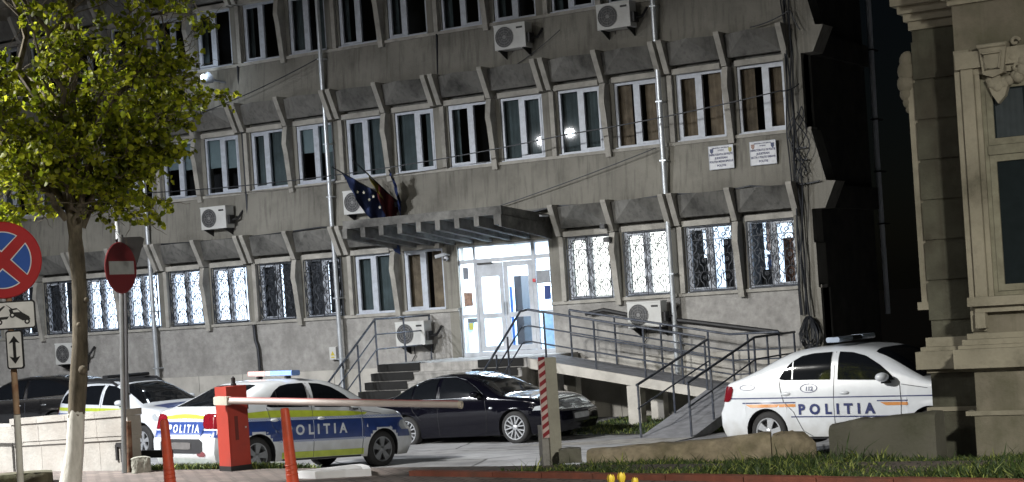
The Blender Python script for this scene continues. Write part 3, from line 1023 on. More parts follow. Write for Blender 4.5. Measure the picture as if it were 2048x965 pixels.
# coil and cable bundle at the corner
t = thing('cable_bundle', 'tangled black cables hanging down the right corner of the building', 'cables', (7.3, -.2, 1.6))
rc = random.Random(5)
mb = MB()
for j in range(5):
    x = 7.18 + .05 * j
    mb.tube([(x + .05 * math.sin(i * .9 + j * 2) + rc.gauss(0, .015), -.2 - .03 * j, 12.5 - i * .55) for i in range(20)], .016, 5)
mb.build('upright_cable', m_iron, t, 60)
mb = MB()
for j in range(5):
    a, zc = 6.0 + rc.uniform(-.2, .6) * 0, 5.0 + j * .1
    x = 7.3 + .05 * j
    mb.tube([(x + .16 * math.sin(i * .55 + j), -.24 - .02 * j, 4.9 + 1.4 * (i / 12) + .15 * math.sin(j)) for i in range(13)], .012, 5)
mb.box((7.22, -.24, 5.55), (7.55, -.2, 5.58)); mb.box((7.22, -.24, 5.30), (7.55, -.2, 5.33))
mb.build('cable_loop', m_iron, t, 60)
mb = MB()
for j in range(16):
    rr = rc.uniform(.05, .22)
    hh = rc.uniform(.26, .40)
    c0 = Vector((7.37 + rc.gauss(0, .02), -.22 - .008 * j, 2.02 - hh))
    mb.tube([c0 + Vector((rr * math.cos(a * .45) * (1 - .5 * max(0, math.sin(a * .45))), rc.gauss(0, .01), hh * math.sin(a * .45))) for a in range(14)], .009, 5, closed=True)
mb.tube([(7.36, -.22, 2.0), (7.33, -.2, 2.5), (7.34, -.2, 4.5)], .015, 5)
mb.build('coil', m_iron, t, 60)


def wire(pts, label, r=.014, sag=.25, name='overhead_cable', group='cables strung across the facade', n=18):
    mb = MB()
    P = [Vector(p) for p in pts]
    out = []
    for a, c in zip(P, P[1:]):
        for i in range(n):
            f = i / n
            p = a.lerp(c, f)
            p.z -= sag * 4 * f * (1 - f)
            out.append(p)
    out.append(P[-1])
    mb.tube(out, r, 5)
    return one(mb, name, m_iron, label, 'cable', group, 60, loc=tuple(P[0]))


wire([at(-400, 480, -1.6), at(300, 386, -.9), at(690, 348, -.9), at(1130, 270, -.9), at(1560, 182, -.55), at(1598, 168, -.25)], 'long dark cable crossing in front of the first floor windows', sag=.05)
wire([at(-300, 350, -2.0), at(230, 280, -.8), at(638, 116, -.25)], 'dark cable rising from the tree to the top floor at left', sag=.2)
wire([at(1000, 412, -.25), at(1312, 296, -.25)], 'thin cable slanting up the wall from the canopy to the right downpipe', r=.011, sag=.03)
wire([at(-200, 560, -.20), at(300, 490, -.22), at(640, 455, -.20), at(1000, 428, -.25), at(1110, 412, -.22), at(1340, 388, -.22), at(1500, 372, -.22), at(1640, 362, -.2)], 'thick black cable running along the hoods above the ground floor', r=.02, sag=.06)
wire([at(1500, 55, -.3), at(1580, 20, -.3), at(1600, 60, -.3)], 'short cable looping at the top right corner of the building', r=.014, sag=.05)
wire([at(860, 170, -.17), at(1000, 150, -.17), at(1120, 60, -.17)], 'thin cable looping under the top floor air conditioner', r=.009, sag=.06)

# ================================================================ steps, ramp and railings
XL, XR = -2.27, 1.7
t = thing('entrance_steps', 'worn concrete steps and landing leading up to the lit entrance', 'steps', (0, -2.4, 0))
mb = MB(); mb.box((XL, -2.4, -.05), (XR, -.075, 1.5)); mb.build('landing', m_conc, t)
NS, TR, RI = 7, .27, 1.5 / 8
for i in range(NS):
    mb = MB(); mb.box((XL, -2.4 - TR * (i + 1), -.05), (XR, -2.402 - TR * i, 1.5 - RI * (i + 1))); mb.box((XL - .0, -2.42 - TR * (i + 1), 1.5 - RI * (i + 1) - .04), (XR, -2.403 - TR * (i + 1) + .0, 1.5 - RI * (i + 1) + .002)); mb.build('step', m_conc, t)
RT = 1.06


def rails(paths, posts, heights, par, name='railing'):
    mb = MB()
    for pts in paths:
        for k, hh in enumerate(heights):
            mb.tube([(x, y, z + hh) for x, y, z in pts], .026 if k == 0 else .017, 7)
    for (x, y, z) in posts: mb.tube([(x, y, z), (x, y, z + heights[0])], .022, 6)
    return mb.build(name, m_rail, par, 40)


H3 = (1.05, .70, .36)
yb_ = -2.4 - TR * 7
rails([[(XL, -.08, 1.5), (XL, -2.36, 1.5), (XL, yb_, .19)]], [(XL, -.1, 1.5), (XL, -1.2, 1.5), (XL, -2.36, 1.5), (XL, -3.1, .95), (XL, -3.7, .56), (XL, yb_, .0)], H3, t)
rails([[(XR - .05, yb_, .19), (XR - .05, -2.75, 1.28), (XR - .04, -2.5, 1.47), (XR + .06, -2.36, 1.5)]], [(XR - .05, yb_, .1), (XR - .05, -3.1, .95), (XR - .05, -3.6, .6)], H3, t)
for i in range(5):
    for j, xm in enumerate((XL + .03, XR - 1.25)):
        if j == 1 and i > 2: continue
        z = 1.5 - RI * i
        y = -2.4 - TR * i
        mb = MB(); mb.box((xm, y - .028, z - RI + .03), (xm + 1.15, y - .024, z + .006)); mb.box((xm, y - .028, z + .004), (xm + 1.15, y + .22, z + .012))
        tag(mb.build('step_mat', m_mat), 'black rubber mat on the %s step down from the %s end of the landing' % (('top', 'second', 'third', 'fourth', 'fifth')[i], ('left', 'right')[j]), 'mat', 'black mats on the entrance steps')

t = thing('access_ramp', 'concrete wheelchair ramp with grey railings turning down to the car park', 'ramp', (5.9, -2.4, 0))
YI = -1.05
XE = 5.9
ze = .70
mb = MB()
mb.prism([(XR + .002, 1.5), (XE, ze), (XE + 1.15, ze), (XE + 1.15, ze - .16), (XE, ze - .2), (XR + .002, 1.28)], -2.4, YI, 'y')
o_ = mb.build('upper_slab', [m_plinth], t)
mb = MB(); mb.add([(XR + .01, -2.38, 1.503), (XE, -2.38, ze + .004), (XE + 1.13, -2.38, ze + .004), (XE + 1.13, YI, ze + .004), (XE, YI, ze + .004), (XR + .01, YI, 1.503)], [(0, 1, 4, 5), (1, 2, 3, 4)]); mb.build('deck', m_deck, t)
yE = -5.7
mb = MB()
mb.prism([(-2.402, ze), (yE, .02), (yE - 1.2, .012), (yE - 1.2, -.06), (yE + .5, -.06), (-2.402, ze - .22)], XE, XE + 1.12, 'x')
mb.build('lower_slab', m_deck, t)
mb = MB(); mb.add([(3.3, -6.9, .0), (XE + 1.12, -6.95, .0), (XE + 1.12, -5.72, .0), (XE, -5.72, .0)], [(0, 1, 2, 3)])
mb.v = [p + Vector((0, 0, .02)) for p in mb.v]
mb.build('apron', m_conc, t)
for (x, z) in ((1.95, 1.2), (4.05, .82)):
    for y0_, y1_ in ((-2.395, -2.15), (-1.3, YI - .01)):
        mb = MB(); mb.box((x, y0_, -.05), (x + .30, y1_, z)); mb.build('pillar', m_plinth, t)
mb = MB(); mb.prism([(1.72, 0), (2.9, 0), (1.72, 1.2)], -2.1, -2.0, 'y'); mb.build('cheek_wall', m_plinth, t)
mb = MB(); mb.prism([(-2.6, -.04), (-2.6, .45), (-5.2, -.04)], XE + .5, XE + .6, 'x'); mb.build('support', m_dark, t)
rp = lambda x: 1.5 + (ze - 1.5) * (x - XR) / (XE - XR)
xs = [XR + .06, 2.9, 4.1, 5.2, XE - .0]
rails([[(XR + .06, -2.36, 1.5), (XE, -2.36, ze)]], [(x, -2.36, rp(x)) for x in (2.15, 3.35, 4.5, 5.35)], H3, t, 'outer_railing')
mb = MB(); mb.box((XE + .01, YI + .002, ze - .16), (XE + 1.14, -.08, ze - .0)); mb.build('platform', m_deck, t)
rails([[(XR + .4, YI - .05, rp(XR + .4)), (XE, YI - .05, ze), (XE + 1.1, YI - .05, ze)]], [(x, YI - .05, rp(x) if x < XE else ze) for x in (2.1, 3.2, 4.3, 5.4, 6.3, 7.0)], (1.05, .70, .50, .2), t, 'wall_side_railing')
lz = lambda y: ze + (.02 - ze) * (y + 2.4) / (yE + 2.4)
rails([[(XE + .04, -2.36, ze), (XE + .04, yE, .02)]], [(XE + .04, y, lz(y)) for y in (-2.5, -4.1, yE + .05)], (1.0, .56), t, 'lower_railing')
rails([[(XE + 1.08, -.15, ze), (XE + 1.08, -2.36, ze), (XE + 1.08, yE, .02)]], [(XE + 1.08, y, lz(y) if y < -2.4 else ze) for y in (-.2, YI, -1.7, -2.4, -3.5, -4.6, yE + .05)], (1.0, .56), t, 'lower_railing')
mb = MB(); mb.tube([(-1.2 + 3.2, -.15, 2.35), (2.5, -.2, 2.42), (3.2, -.16, 2.25), (4.6, -.16, 2.05), (6.6, -.16, 1.72)], .045, 7)
tag(mb.build('wall_pipe', m_black, None, 40), 'thick dark pipe running along the wall behind the ramp', 'pipe')

# ================================================================ cars
def interp(tab, x):
    if x <= tab[0][0]: return tab[0][1]
    for (a, fa), (b, fb) in zip(tab, tab[1:]):
        if x <= b:
            t = (x - a) / (b - a)
            return fa + (fb - fa) * t
    return tab[-1][1]


def sinterp(tab, x):
    # smooth (Catmull-Rom style, finite difference) interpolation
    n = len(tab)
    if x <= tab[0][0]: return tab[0][1]
    if x >= tab[-1][0]: return tab[-1][1]
    for i in range(n - 1):
        if x <= tab[i + 1][0]:
            x0, y0 = tab[i]
            x1, y1 = tab[i + 1]
            h = x1 - x0
            sl = (y1 - y0) / h
            def m(j):
                if j <= 0 or j >= n - 1: return sl
                a = (tab[j][1] - tab[j - 1][1]) / (tab[j][0] - tab[j - 1][0])
                b = (tab[j + 1][1] - tab[j][1]) / (tab[j + 1][0] - tab[j][0])
                return 0 if a * b <= 0 else 2 * a * b / (a + b)
            t = (x - x0) / h
            m0, m1 = m(i) * h, m(i + 1) * h
            return (2 * t**3 - 3 * t**2 + 1) * y0 + (t**3 - 2 * t**2 + t) * m0 + (-2 * t**3 + 3 * t**2) * y1 + (t**3 - t**2) * m1


def poly_grid(poly, ns, nt):
    """x-monotone polygon -> grid sampler giving (a, b)"""
    xs = [p[0] for p in poly]
    a, b = min(xs), max(xs)

    def span(x):
        hits = []
        for (x0, y0), (x1, y1) in zip(poly, poly[1:] + poly[:1]):
            if abs(x1 - x0) < 1e-9:
                if abs(x - x0) < 1e-6: hits += [y0, y1]
            elif min(x0, x1) - 1e-9 <= x <= max(x0, x1) + 1e-9:
                hits.append(y0 + (y1 - y0) * (x - x0) / (x1 - x0))
        return min(hits), max(hits)

    def f(s, t):
        x = a + (b - a) * min(max(s, 1e-4), 1 - 1e-4)
        lo, hi = span(x)
        return x, lo + (hi - lo) * t
    return f


def rbox(a0, a1, b0, b1, r=.03, n=4):
    out = []
    for cx, cy, s in ((a1 - r, b0 + r, -90), (a1 - r, b1 - r, 0), (a0 + r, b1 - r, 90), (a0 + r, b0 + r, 180)):
        for i in range(n + 1):
            t = R_(s + 90 * i / n)
            out.append((cx + r * math.cos(t), cy + r * math.sin(t)))
    return out


def strokes_box(a0, a1, b0, b1): return [(a0, b0), (a1, b0), (a1, b1), (a0, b1)]


class Car:
    def __init__(s, name, label, cat, P, paint, group=None):
        s.t = thing(name, label, cat, (0, 0, 0), 0, group)
        s.P = P
        xr, xf, wh = P['xr'], P['xf'], P['w']
        wb, rt = P['wb'], P['rt']
        ra = P.get('ra', rt + .055)
        zsill = P.get('sill', .22)
        st = set()
        x = xr
        while x < xf:
            st.add(round(x, 4)); x += .09
        st.add(xf)
        for d_ in (.012, .03, .06): st.add(xr + d_); st.add(xf - d_)
        arches = []
        for c in (0.0, wb):
            lim = [v for v in st if abs(v - c) < ra + .02]
            for v in lim: st.discard(v)
            for k in range(0, 181, 12): st.add(round(c + ra * math.cos(R_(k)), 5))
            st.add(c + ra + .002); st.add(c - ra - .002)
        xs = sorted(st)
        lean, nexp = P.get('lean', .20), P.get('nexp', 4.2)
        fr = [0, .05, .12, .24, .38, .52, .66, .79, .90, 1.0]

        def plan(x):
            k = 1.0
            d = x - xr
            if d < .6: k *= 1 - P.get('kr', .13) * (1 - d / .6) ** 2.4
            d = xf - x
            if d < .9: k *= 1 - P.get('kf', .2) * (1 - d / .9) ** 2.4
            return wh * k

        def endshift(x, z):
            dx = 0
            d = x - xr
            if d < .6: dx += interp(P['rear'], z) * (1 - d / .6) ** 2
            d = xf - x
            if d < .6: dx -= interp(P['front'], z) * (1 - d / .6) ** 2
            return dx

        def section(x, zscale=1):
            zb = zsill
            for c in (0.0, wb):
                if abs(x - c) <= ra + .0005: zb = max(zb, rt + math.sqrt(max(0, ra * ra - (x - c) ** 2)))
            zs = sinterp(P['belt'], x)
            zt = max(sinterp(P['top'], x), zs + .012)
            w = plan(x)
            pts = [(0.0, zb), (w * .75, zb)]
            flare = 0
            for c in (0.0, wb):
                dd = abs(x - c)
                if dd < ra + .12: flare = .012 * (1 - max(0, dd - ra) / .12)
            for f in fr:
                z = zb + (zs - zb) * f
                y = w * interp([(.15, .93), (.24, .965), (.40, .985), (.55, 1.0), (.70, .998), (.82, .985), (.92, .965), (1.05, .93), (1.2, .90)], z)
                if z < .7: y += flare
                pts.append((y, z))
            ws = pts[-1][0]
            h = zt - zs
            m = 16
            for i in range(1, m + 1):
                a = (math.pi / 2) * (i / m) ** (1.0)
                cy, sz = math.cos(a) ** (2 / nexp), math.sin(a) ** (2 / nexp)
                z = zs + h * sz
                y = ws * cy * (1 - lean * min(1, h / .5) * sz)
                pts.append((max(0.0, y) if i < m else 0.0, z))
            return [(x + endshift(x, z), y, z) for y, z in pts]
        secs = [section(x) for x in xs]
        n = len(secs[0])
        mb = MB()
        loop = []
        for sec in secs:
            ring = [mb_i for mb_i in range(len(mb.v), len(mb.v) + 2 * n - 2)]
            for (x, y, z) in sec: mb.v.append(Vector((x, y, z)))
            for (x, y, z) in sec[1:-1]: mb.v.append(Vector((x, -y, z)))
            loop.append(ring)

        def L(i, j): return loop[i][j]
        def Rr(i, j): return loop[i][0] if j == 0 else loop[i][n - 1] if j == n - 1 else loop[i][n + j - 1]
        for i in range(len(secs) - 1):
            for j in range(n - 1):
                mi = 1 if j < 2 else 0
                mb.f.append([L(i, j), L(i, j + 1), L(i + 1, j + 1), L(i + 1, j)]); mb.m.append(mi)
                mb.f.append([Rr(i, j), Rr(i + 1, j), Rr(i + 1, j + 1), Rr(i, j + 1)]); mb.m.append(mi)
        for i, sgn in ((0, 1), (len(secs) - 1, -1)):
            # rounded end cap: one inset ring
            ins = []
            for j in range(n):
                for side in (L, Rr):
                    pass
            base = len(mb.v)
            cz = (secs[i][2][2] + secs[i][-1][2]) / 2
            for j in range(n):
                x, y, z = secs[i][j]
                mb.v.append(Vector((x - sgn * .045, y * .93, cz + (z - cz) * .94)))
            for j in range(n):
                x, y, z = secs[i][j]
                mb.v.append(Vector((x - sgn * .045, -y * .93, cz + (z - cz) * .94)))
            for j in range(n - 1):
                q = [L(i, j), base + j, base + j + 1, L(i, j + 1)]
                mb.f.append(q if sgn < 0 else q[::-1]); mb.m.append(0)
                q = [Rr(i, j), Rr(i, j + 1), base + n + j + 1, base + n + j]
                mb.f.append(q if sgn < 0 else q[::-1]); mb.m.append(0)
                q = [base + j, base + n + j, base + n + j + 1, base + j + 1]
                mb.f.append(q if sgn < 0 else q[::-1]); mb.m.append(0)
        s.bvh = BVHTree.FromPolygons([tuple(v) for v in mb.v], mb.f)
        s.body = mb.build('body', [paint, m_black], s.t, 50, world=False)
        # wheel-house floor so that nothing shows through
        s.w = wh
        s.wheels()

    # ---- decals: everything below is laid onto the real body surface
    def hit(s, o, d):
        h, nrm, idx, dist = s.bvh.ray_cast(Vector(o), Vector(d).normalized())
        if h is None: return None, None
        if nrm.dot(Vector(d)) > 0: nrm = -nrm
        return h, nrm

    def side(s, sg, a, z, off):
        h, nrm = s.hit((a, sg * 2.5, z), (0, -sg, 0))
        if h is None or abs(h.y) < s.w * .55: return None
        return h + nrm * off

    def rear(s, y, z, off):
        h, nrm = s.hit((-4, y, z), (1, 0, 0))
        return None if h is None or h.x > s.P['xr'] + .9 else h + nrm * off

    def front(s, y, z, off):
        h, nrm = s.hit((8, y, z), (-1, 0, 0))
        return None if h is None or h.x < s.P['xf'] - .9 else h + nrm * off

    def top(s, x, y, off):
        h, nrm = s.hit((x, y, 3), (0, 0, -1))
        return None if h is None else h + nrm * off

    def diag(s, sg, d, a, z, off, rear=False):
        # lamps that wrap a corner: a runs across the corner
        o = Vector((s.P['xr'] - 2 if rear else s.P['xf'] + 2, 0, z))
        dr = Vector(d).normalized()
        sidev = Vector((-dr.y, dr.x, 0))
        base = Vector((s.P['xr'] + .1 if rear else s.P['xf'] - .25, sg * s.w * .8, z))
        o = base - dr * 2 + sidev * a
        h, nrm = s.hit(o, dr)
        return None if h is None else h + nrm * off

    def patch(s, name, m, fn, poly, ns=14, nt=8, off=.004, maxe=.3, parent=None, smooth=50):
        g = poly_grid(poly, ns, nt)
        mb = MB()
        mb.grid(lambda a, b: fn(*g(a, b), off), ns, nt, 0, maxe)
        if not mb.f: return None
        return mb.build(name, m, parent or s.t, smooth, world=False)

    def multi(s, name, m, fn, polys, ns=6, nt=3, off=.004, maxe=.3, parent=None):
        mb = MB()
        for poly in polys:
            g = poly_grid(poly, ns, nt)
            mb.grid(lambda a, b: fn(*g(a, b), off), ns, nt, 0, maxe)
        if not mb.f: return None
        return mb.build(name, m, parent or s.t, 50, world=False)

    def text(s, name, m, fn, txt, size, cx, cz, flip=1, bold=.02, off=.007, space=1.2, sx=1.0, width=None):
        vs, fs = text_mesh(txt, size, bold * size, space)
        x0, x1 = min(v.x for v in vs), max(v.x for v in vs)
        k = sx if width is None else width / (x1 - x0)
        out = [fn(cx + flip * (v.x - (x0 + x1) / 2) * k, cz + v.y, off) for v in vs]
        mb = MB()
        base = [o if o is not None else Vector((0, 0, 0)) for o in out]
        mb.add(base, [f for f in fs if all(out[i] is not None for i in f)])
        return mb.build(name, m, s.t, world=False)

    def wheels(s):
        P = s.P
        rt, rr = P['rt'], P['rr']
        ns, rimm = P.get('spokes', 5), P['rimm']
        tp = [(rr - .012, .0), (rr + .0, -.006), (rt * .86, -.012), (rt - .015, .002), (rt, .03), (rt, .16), (rt - .015, .19), (rr, .20)]
        tm = MB(); tm.lathe(tp, 36, None, 0, 'y')
        rm = MB()
        rm.lathe([(rr - .004, .004), (rr + .004, -.010), (rr - .014, -.008), (rr - .022, .03), (rr - .03, .12)], 36, None, 0, 'y')
        rm.lathe([(.001, -.008), (.035, -.008), (.055, .004), (.06, .03)], 16, None, 0, 'y')
        for i in range(ns):
            a = 2 * math.pi * i / ns + .3
            M = Matrix.Rotation(a, 4, 'Y')
            if P.get('split'):
                for sg in (-1, 1):
                    rm.prism([(.03, sg * .012), (.03, sg * .035), (rr - .015, sg * .062), (rr - .015, sg * .038)], -.004, .03, 'y', 0, M)
            else:
                w = P.get('spw', .045)
                rm.prism([(.03, -w * .7), (rr * .5, -w * .8), (rr - .012, -w * 1.25), (rr - .012, w * 1.25), (rr * .5, w * .8), (.03, w * .7)], -.002, .03, 'y', 0, M)
        bm = MB(); bm.disc((0, .055, 0), rr - .01, 30); 
        for xx in (0, P['wb']):
            for sg in (-1, 1):
                e = bpy.data.objects.new('wheel', None)
                # the tyre mesh is the wheel's part, rim its sibling below the wheel part
                bpy.data.objects.remove(e)
                w = tm.build('wheel', m_rubber, s.t, 40, world=False)
                w.location = (xx, sg * (s.w - P.get('wi', .035)), rt)
                w.rotation_euler = (0, R_(23 * (xx + sg)), 0 if sg < 0 else math.pi)
                r = rm.build('rim', rimm, w, 40, world=False)
                k = bm.build('brake_disc', m_black, w, None, world=False)

    def place(s, rear_hub, front_hub, side=-1, zscale=1.0):
        """hubs: world points of the near side wheel centres"""
        a, b = Vector(rear_hub), Vector(front_hub)
        f = (b - a).normalized()
        l = Vector((-f.y, f.x, 0)).normalized()
        u = f.cross(l).normalized()
        M = Matrix((f, l, u * zscale)).transposed().to_4x4()
        org = a - l * side * s.w - u * s.P['rt'] * zscale
        M.translation = org
        s.t.matrix_world = M
        s.t.rotation_mode = 'XYZ'
        loc, rot, sc = M.decompose()
        s.t.location, s.t.rotation_euler, s.t.scale = loc, rot.to_euler(), (1, 1, zscale)


def car_glass(name):
    m, nt, b = nodes(name)
    b.inputs['Base Color'].default_value = (.006, .007, .009, 1)
    b.inputs['Roughness'].default_value = .04
    b.inputs['Specular IOR Level'].default_value = .5
    return m


g_car = car_glass('car_glass')
p_white = flat('white_car_paint', (.60, .63, .67), .28, 0, .8, .25)
nt_ = p_white.node_tree; b_ = nt_.nodes['Principled BSDF']
tc_ = N(nt_, 'ShaderNodeTexCoord'); sp_ = N(nt_, 'ShaderNodeSeparateXYZ'); nt_.links.new(tc_.outputs['Object'], sp_.inputs[0])
ns__ = N(nt_, 'ShaderNodeTexNoise', Scale=5.0, Detail=6.0); nt_.links.new(tc_.outputs['Object'], ns__.inputs['Vector'])
ma_ = N(nt_, 'ShaderNodeMath', operation='MULTIPLY_ADD'); nt_.links.new(ns__.outputs['Fac'], ma_.inputs[0]); ma_.inputs[1].default_value = .5; nt_.links.new(sp_.outputs['Z'], ma_.inputs[2])
dm_ = ramp(nt_, ma_.outputs[0], [(.40, (.75, .75, .75)), (.78, (0, 0, 0))])
nt_.links.new(mix(nt_, dm_, b_.inputs['Base Color'].links[0].from_socket, (.30, .29, .26)), b_.inputs['Base Color'])
p_black = flat('black_car_paint', (.003, .003, .006), .12, 0, .6, .3)
p_black.node_tree.nodes['Principled BSDF'].inputs['Specular IOR Level'].default_value = .12
p_black2 = flat('black_car_paint_far', (.008, .008, .009), .25, 0, 1.0)
d_blue = flat('livery_blue', (.022, .05, .20), .3, 0, .7)
d_yel = flat('livery_yellow', (.42, .50, .05), .35, 0, .5)
d_navy = flat('livery_navy', (.02, .03, .12), .4)
d_orange = flat('livery_orange', (.55, .22, .05), .4)
d_check = flat('livery_check_white', (.60, .66, .76), .4)
m_check, nt_, b_ = nodes('checker_band')
ck_ = N(nt_, 'ShaderNodeTexChecker', Scale=58.0)
ck_.inputs['Color1'].default_value = (.60, .66, .76, 1); ck_.inputs['Color2'].default_value = (.03, .07, .28, 1)
tc_ = N(nt_, 'ShaderNodeTexCoord'); nt_.links.new(tc_.outputs['Object'], ck_.inputs['Vector']); nt_.links.new(ck_.outputs[0], b_.inputs['Base Color'])
d_lett = flat('livery_letter_white', (.62, .66, .72), .4)
m_gap = flat('panel_gap', (.05, .055, .07), .7)
m_red = flat('tail_lamp_red', (.14, .006, .012), .12, 0, 1)
m_lamp = flat('head_lamp_clear', (.62, .66, .70), .1, .4, 1)
m_silver = flat('alloy_silver', (.55, .57, .60), .3, .7)
m_alloyd = flat('alloy_dark_silver', (.26, .27, .28), .38, .7)
m_chrome = flat('chrome_trim', (.75, .78, .80), .15, 1)
m_plate = flat('number_plate_white', (.52, .54, .57), .5)
m_bar_r = flat('light_bar_red', (.60, .36, .34), .15, 0, 1)
m_bar_b = flat('light_bar_blue', (.22, .36, .75), .12, 0, 1)
m_bar_c = flat('light_bar_clear', (.42, .50, .62), .15, 0, 1)

LOGAN = dict(xr=-.80, xf=3.45, w=.866, wb=2.634, rt=.305, rr=.205, rimm=m_silver, spokes=5, spw=.05, lean=.15, nexp=5.2, kr=.06, kf=.22, sill=.20, wi=.045, ra=.350,
             top=[(-.80, 1.02), (-.74, 1.05), (-.58, 1.085), (-.35, 1.165), (-.12, 1.265), (.12, 1.38), (.36, 1.465), (.75, 1.515), (1.15, 1.525), (1.55, 1.50), (1.85, 1.43), (2.45, 1.10), (2.62, 1.02), (3.0, .96), (3.3, .86), (3.45, .70)],
             belt=[(-.80, .955), (-.4, 1.02), (0, 1.035), (1.0, 1.0), (2.0, .965), (2.6, .93), (3.1, .86), (3.45, .64)],
             rear=[(.2, .08), (.34, .0), (.60, .0), (.68, .05), (1.0, .10), (1.06, .07)],
             front=[(.2, .10), (.4, .0), (.6, .03), (.75, .14), (.9, .2)])


def greenhouse(c, wins, ws, rw_, sides=(-1, 1)):
    for sg in sides:
        for w in wins:
            c.patch('side_window', g_car, lambda a, b, o: c.side(sg, a, b, o), w, 20, 9, .011)
    xa, ya, xb, yb = ws
    c.patch('windscreen', g_car, lambda a, b, o: c.top(a, b, o), [(xa, -ya), (xa + .03, -ya - .02), (xb, -yb), (xb, yb), (xa + .03, ya + .02), (xa, ya)], 14, 14, .006)
    xa, ya, xb, yb = rw_
    c.patch('rear_window', g_car, lambda a, b, o: c.top(a, b, o), [(xa, -ya), (xb, -yb), (xb, yb), (xa, ya)], 12, 14, .006)


def mirror(c, x, z, m, sides=(-1, 1), L=.13):
    for sg in sides:
        h = c.side(sg, x, z - .05, 0)
        if h is None: continue
        mb = MB()
        mb.sphere((h.x - .02, h.y + sg * .13, z), 1, 14, 10, 0, (.10, L * .75, .066))
        o = mb.build('wing_mirror', m, c.t, 60, world=False)
        mb = MB(); mb.prism([(h.x - .06, z - .09), (h.x + .07, z - .09), (h.x + .02, z - .03), (h.x - .04, z - .03)], h.y - sg * .03, h.y + sg * .10, 'y')
        mb.build('mirror_foot', m_black, o, None, world=False)


def handles(c, xs, z, m, sides=(-1, 1)):
    for sg in sides:
        for x in xs:
            h = c.side(sg, x, z, 0)
            if h is None: continue
            mb = MB(); mb.sphere((x, h.y, z), 1, 12, 8, 0, (.085, .025, .028))
            mb.build('door_handle', m, c.t, 60, world=False)


def seams(c, lines, sides=(-1, 1), w=.005, m=None):
    for sg in sides:
        mb = MB()
        for ln in lines:
            pts = []
            for (x0, z0), (x1, z1) in zip(ln, ln[1:]):
                for i in range(7):
                    p = c.side(sg, x0 + (x1 - x0) * i / 6, z0 + (z1 - z0) * i / 6, .003)
                    if p is not None: pts.append(p)
            if len(pts) > 1: mb.tube(pts, w, 4)
        mb.build('door_seam', m or m_gap, c.t, world=False)


def logan(label, L, livery):
    c = Car('police_car', label, 'police car', L, p_white, 'police cars in the car park')
    wins = [[(.22, 1.075), (.30, 1.20), (.42, 1.315), (.58, 1.395), (.78, 1.425), (1.07, 1.435), (1.07, 1.05), (.30, 1.06)],
            [(1.19, 1.045), (1.19, 1.435), (1.40, 1.42), (1.62, 1.365), (1.85, 1.24), (2.02, 1.11), (2.10, 1.02)]]
    greenhouse(c, wins, (1.74, .60, 2.50, .735), (-.50, .60, .24, .50))
    for sg in (-1, 1):
        c.multi('window_divider', p_white if livery == 'old' else m_black, lambda a, b, o: c.side(sg, a, b, o), [strokes_box(.435, .455, 1.065, 1.32)], 2, 5, .015)
    seams(c, [[(1.13, 1.44), (1.13, .24)], [(.46, .60), (.30, .75), (.24, .95), (.22, 1.06)], [(.46, .60), (.60, .32), (.75, .24)], [(2.17, 1.0), (2.20, .7), (2.16, .24)], [(2.20, .96), (2.6, .90)]], m=m_gap)
    handles(c, (.34, 1.30), .86, p_white)
    mirror(c, 1.98, 1.07, p_white)
    # rear: lamps, lid, plate
    for sg in (-1, 1):
        c.patch('tail_light', m_red, lambda a, b, o: c.diag(sg, (1, -sg * .75, 0), a * sg, b, o, True), rbox(-.20, .17, .76, .99, .05), 12, 8, .010)
        c.patch('reflector', m_red, lambda a, b, o: c.rear(a, b, o), rbox(min(sg * .40, sg * .62), max(sg * .40, sg * .62), .33, .41, .02), 5, 3, .006)
        c.patch('headlight', m_lamp, lambda a, b, o: c.diag(sg, (-1, -sg * .8, 0), a * sg, b, o), rbox(-.22, .24, .62, .78, .05), 10, 6, .006)
    c.patch('rear_plate_recess', m_black, lambda a, b, o: c.rear(a, b, o), rbox(-.56, .56, .38, .60, .04), 14, 5, .008)
    c.patch('number_plate', m_plate if livery == 'old' else flat('number_plate_dim', (.09, .085, .085), .5), lambda a, b, o: c.rear(a, b, o), rbox(-.26, .26, .44, .55, .01), 8, 3, .016)
    c.patch('grille', m_black, lambda a, b, o: c.front(a, b, o), rbox(-.45, .45, .50, .68, .04), 10, 4, .005)
    c.patch('lower_sill_trim', m_black, lambda a, b, o: c.side(-1, a, b, o), strokes_box(.5, 2.15, .205, .235), 12, 1, .006)
    return c


# ---- new livery patrol car at left, seen from behind
c = logan('police saloon with blue and yellow bands seen from behind, beside the red barrier', dict(LOGAN, rimm=m_alloyd), 'new')
for sg in (-1, 1):
    sd_ = lambda a, b, o: c.side(sg, a, b, o)
    c.patch('yellow_stripe', d_yel, sd_, [(-.20, .985), (.3, 1.015), (1.0, 1.0), (1.9, .965), (2.3, .93), (2.25, .90), (1.9, .885), (0, .905), (-.3, .91)], 40, 3, .004)
    c.patch('blue_stripe', d_blue, sd_, [(-.66, .52), (-.66, .86), (3.1, .83), (3.28, .74), (3.36, .50), (2.2, .52)], 90, 6, .004, .12)
    c.patch('yellow_stripe', d_yel, sd_, strokes_box(.48, 2.2, .24, .34), 30, 2, .004, .12)
    for zz, x0_, x1_ in ((.850, -.6, 3.1), (.497, .42, 2.22)):
        c.patch('checker_stripe', m_check, sd_, strokes_box(x0_, x1_, zz, zz + .034), 60, 1, .0065, .12)
    c.text('lettering', d_lett, sd_, 'POLITIA', .22, 1.20, .68, -sg, .035, .008, 1.7, width=1.26)
    for xs_ in (1.13, 2.16): c.patch('seam_light', d_check, sd_, strokes_box(xs_ - .004, xs_ + .004, .54, .84), 1, 5, .007)
rr_ = lambda a, b, o: c.rear(a, b, o)
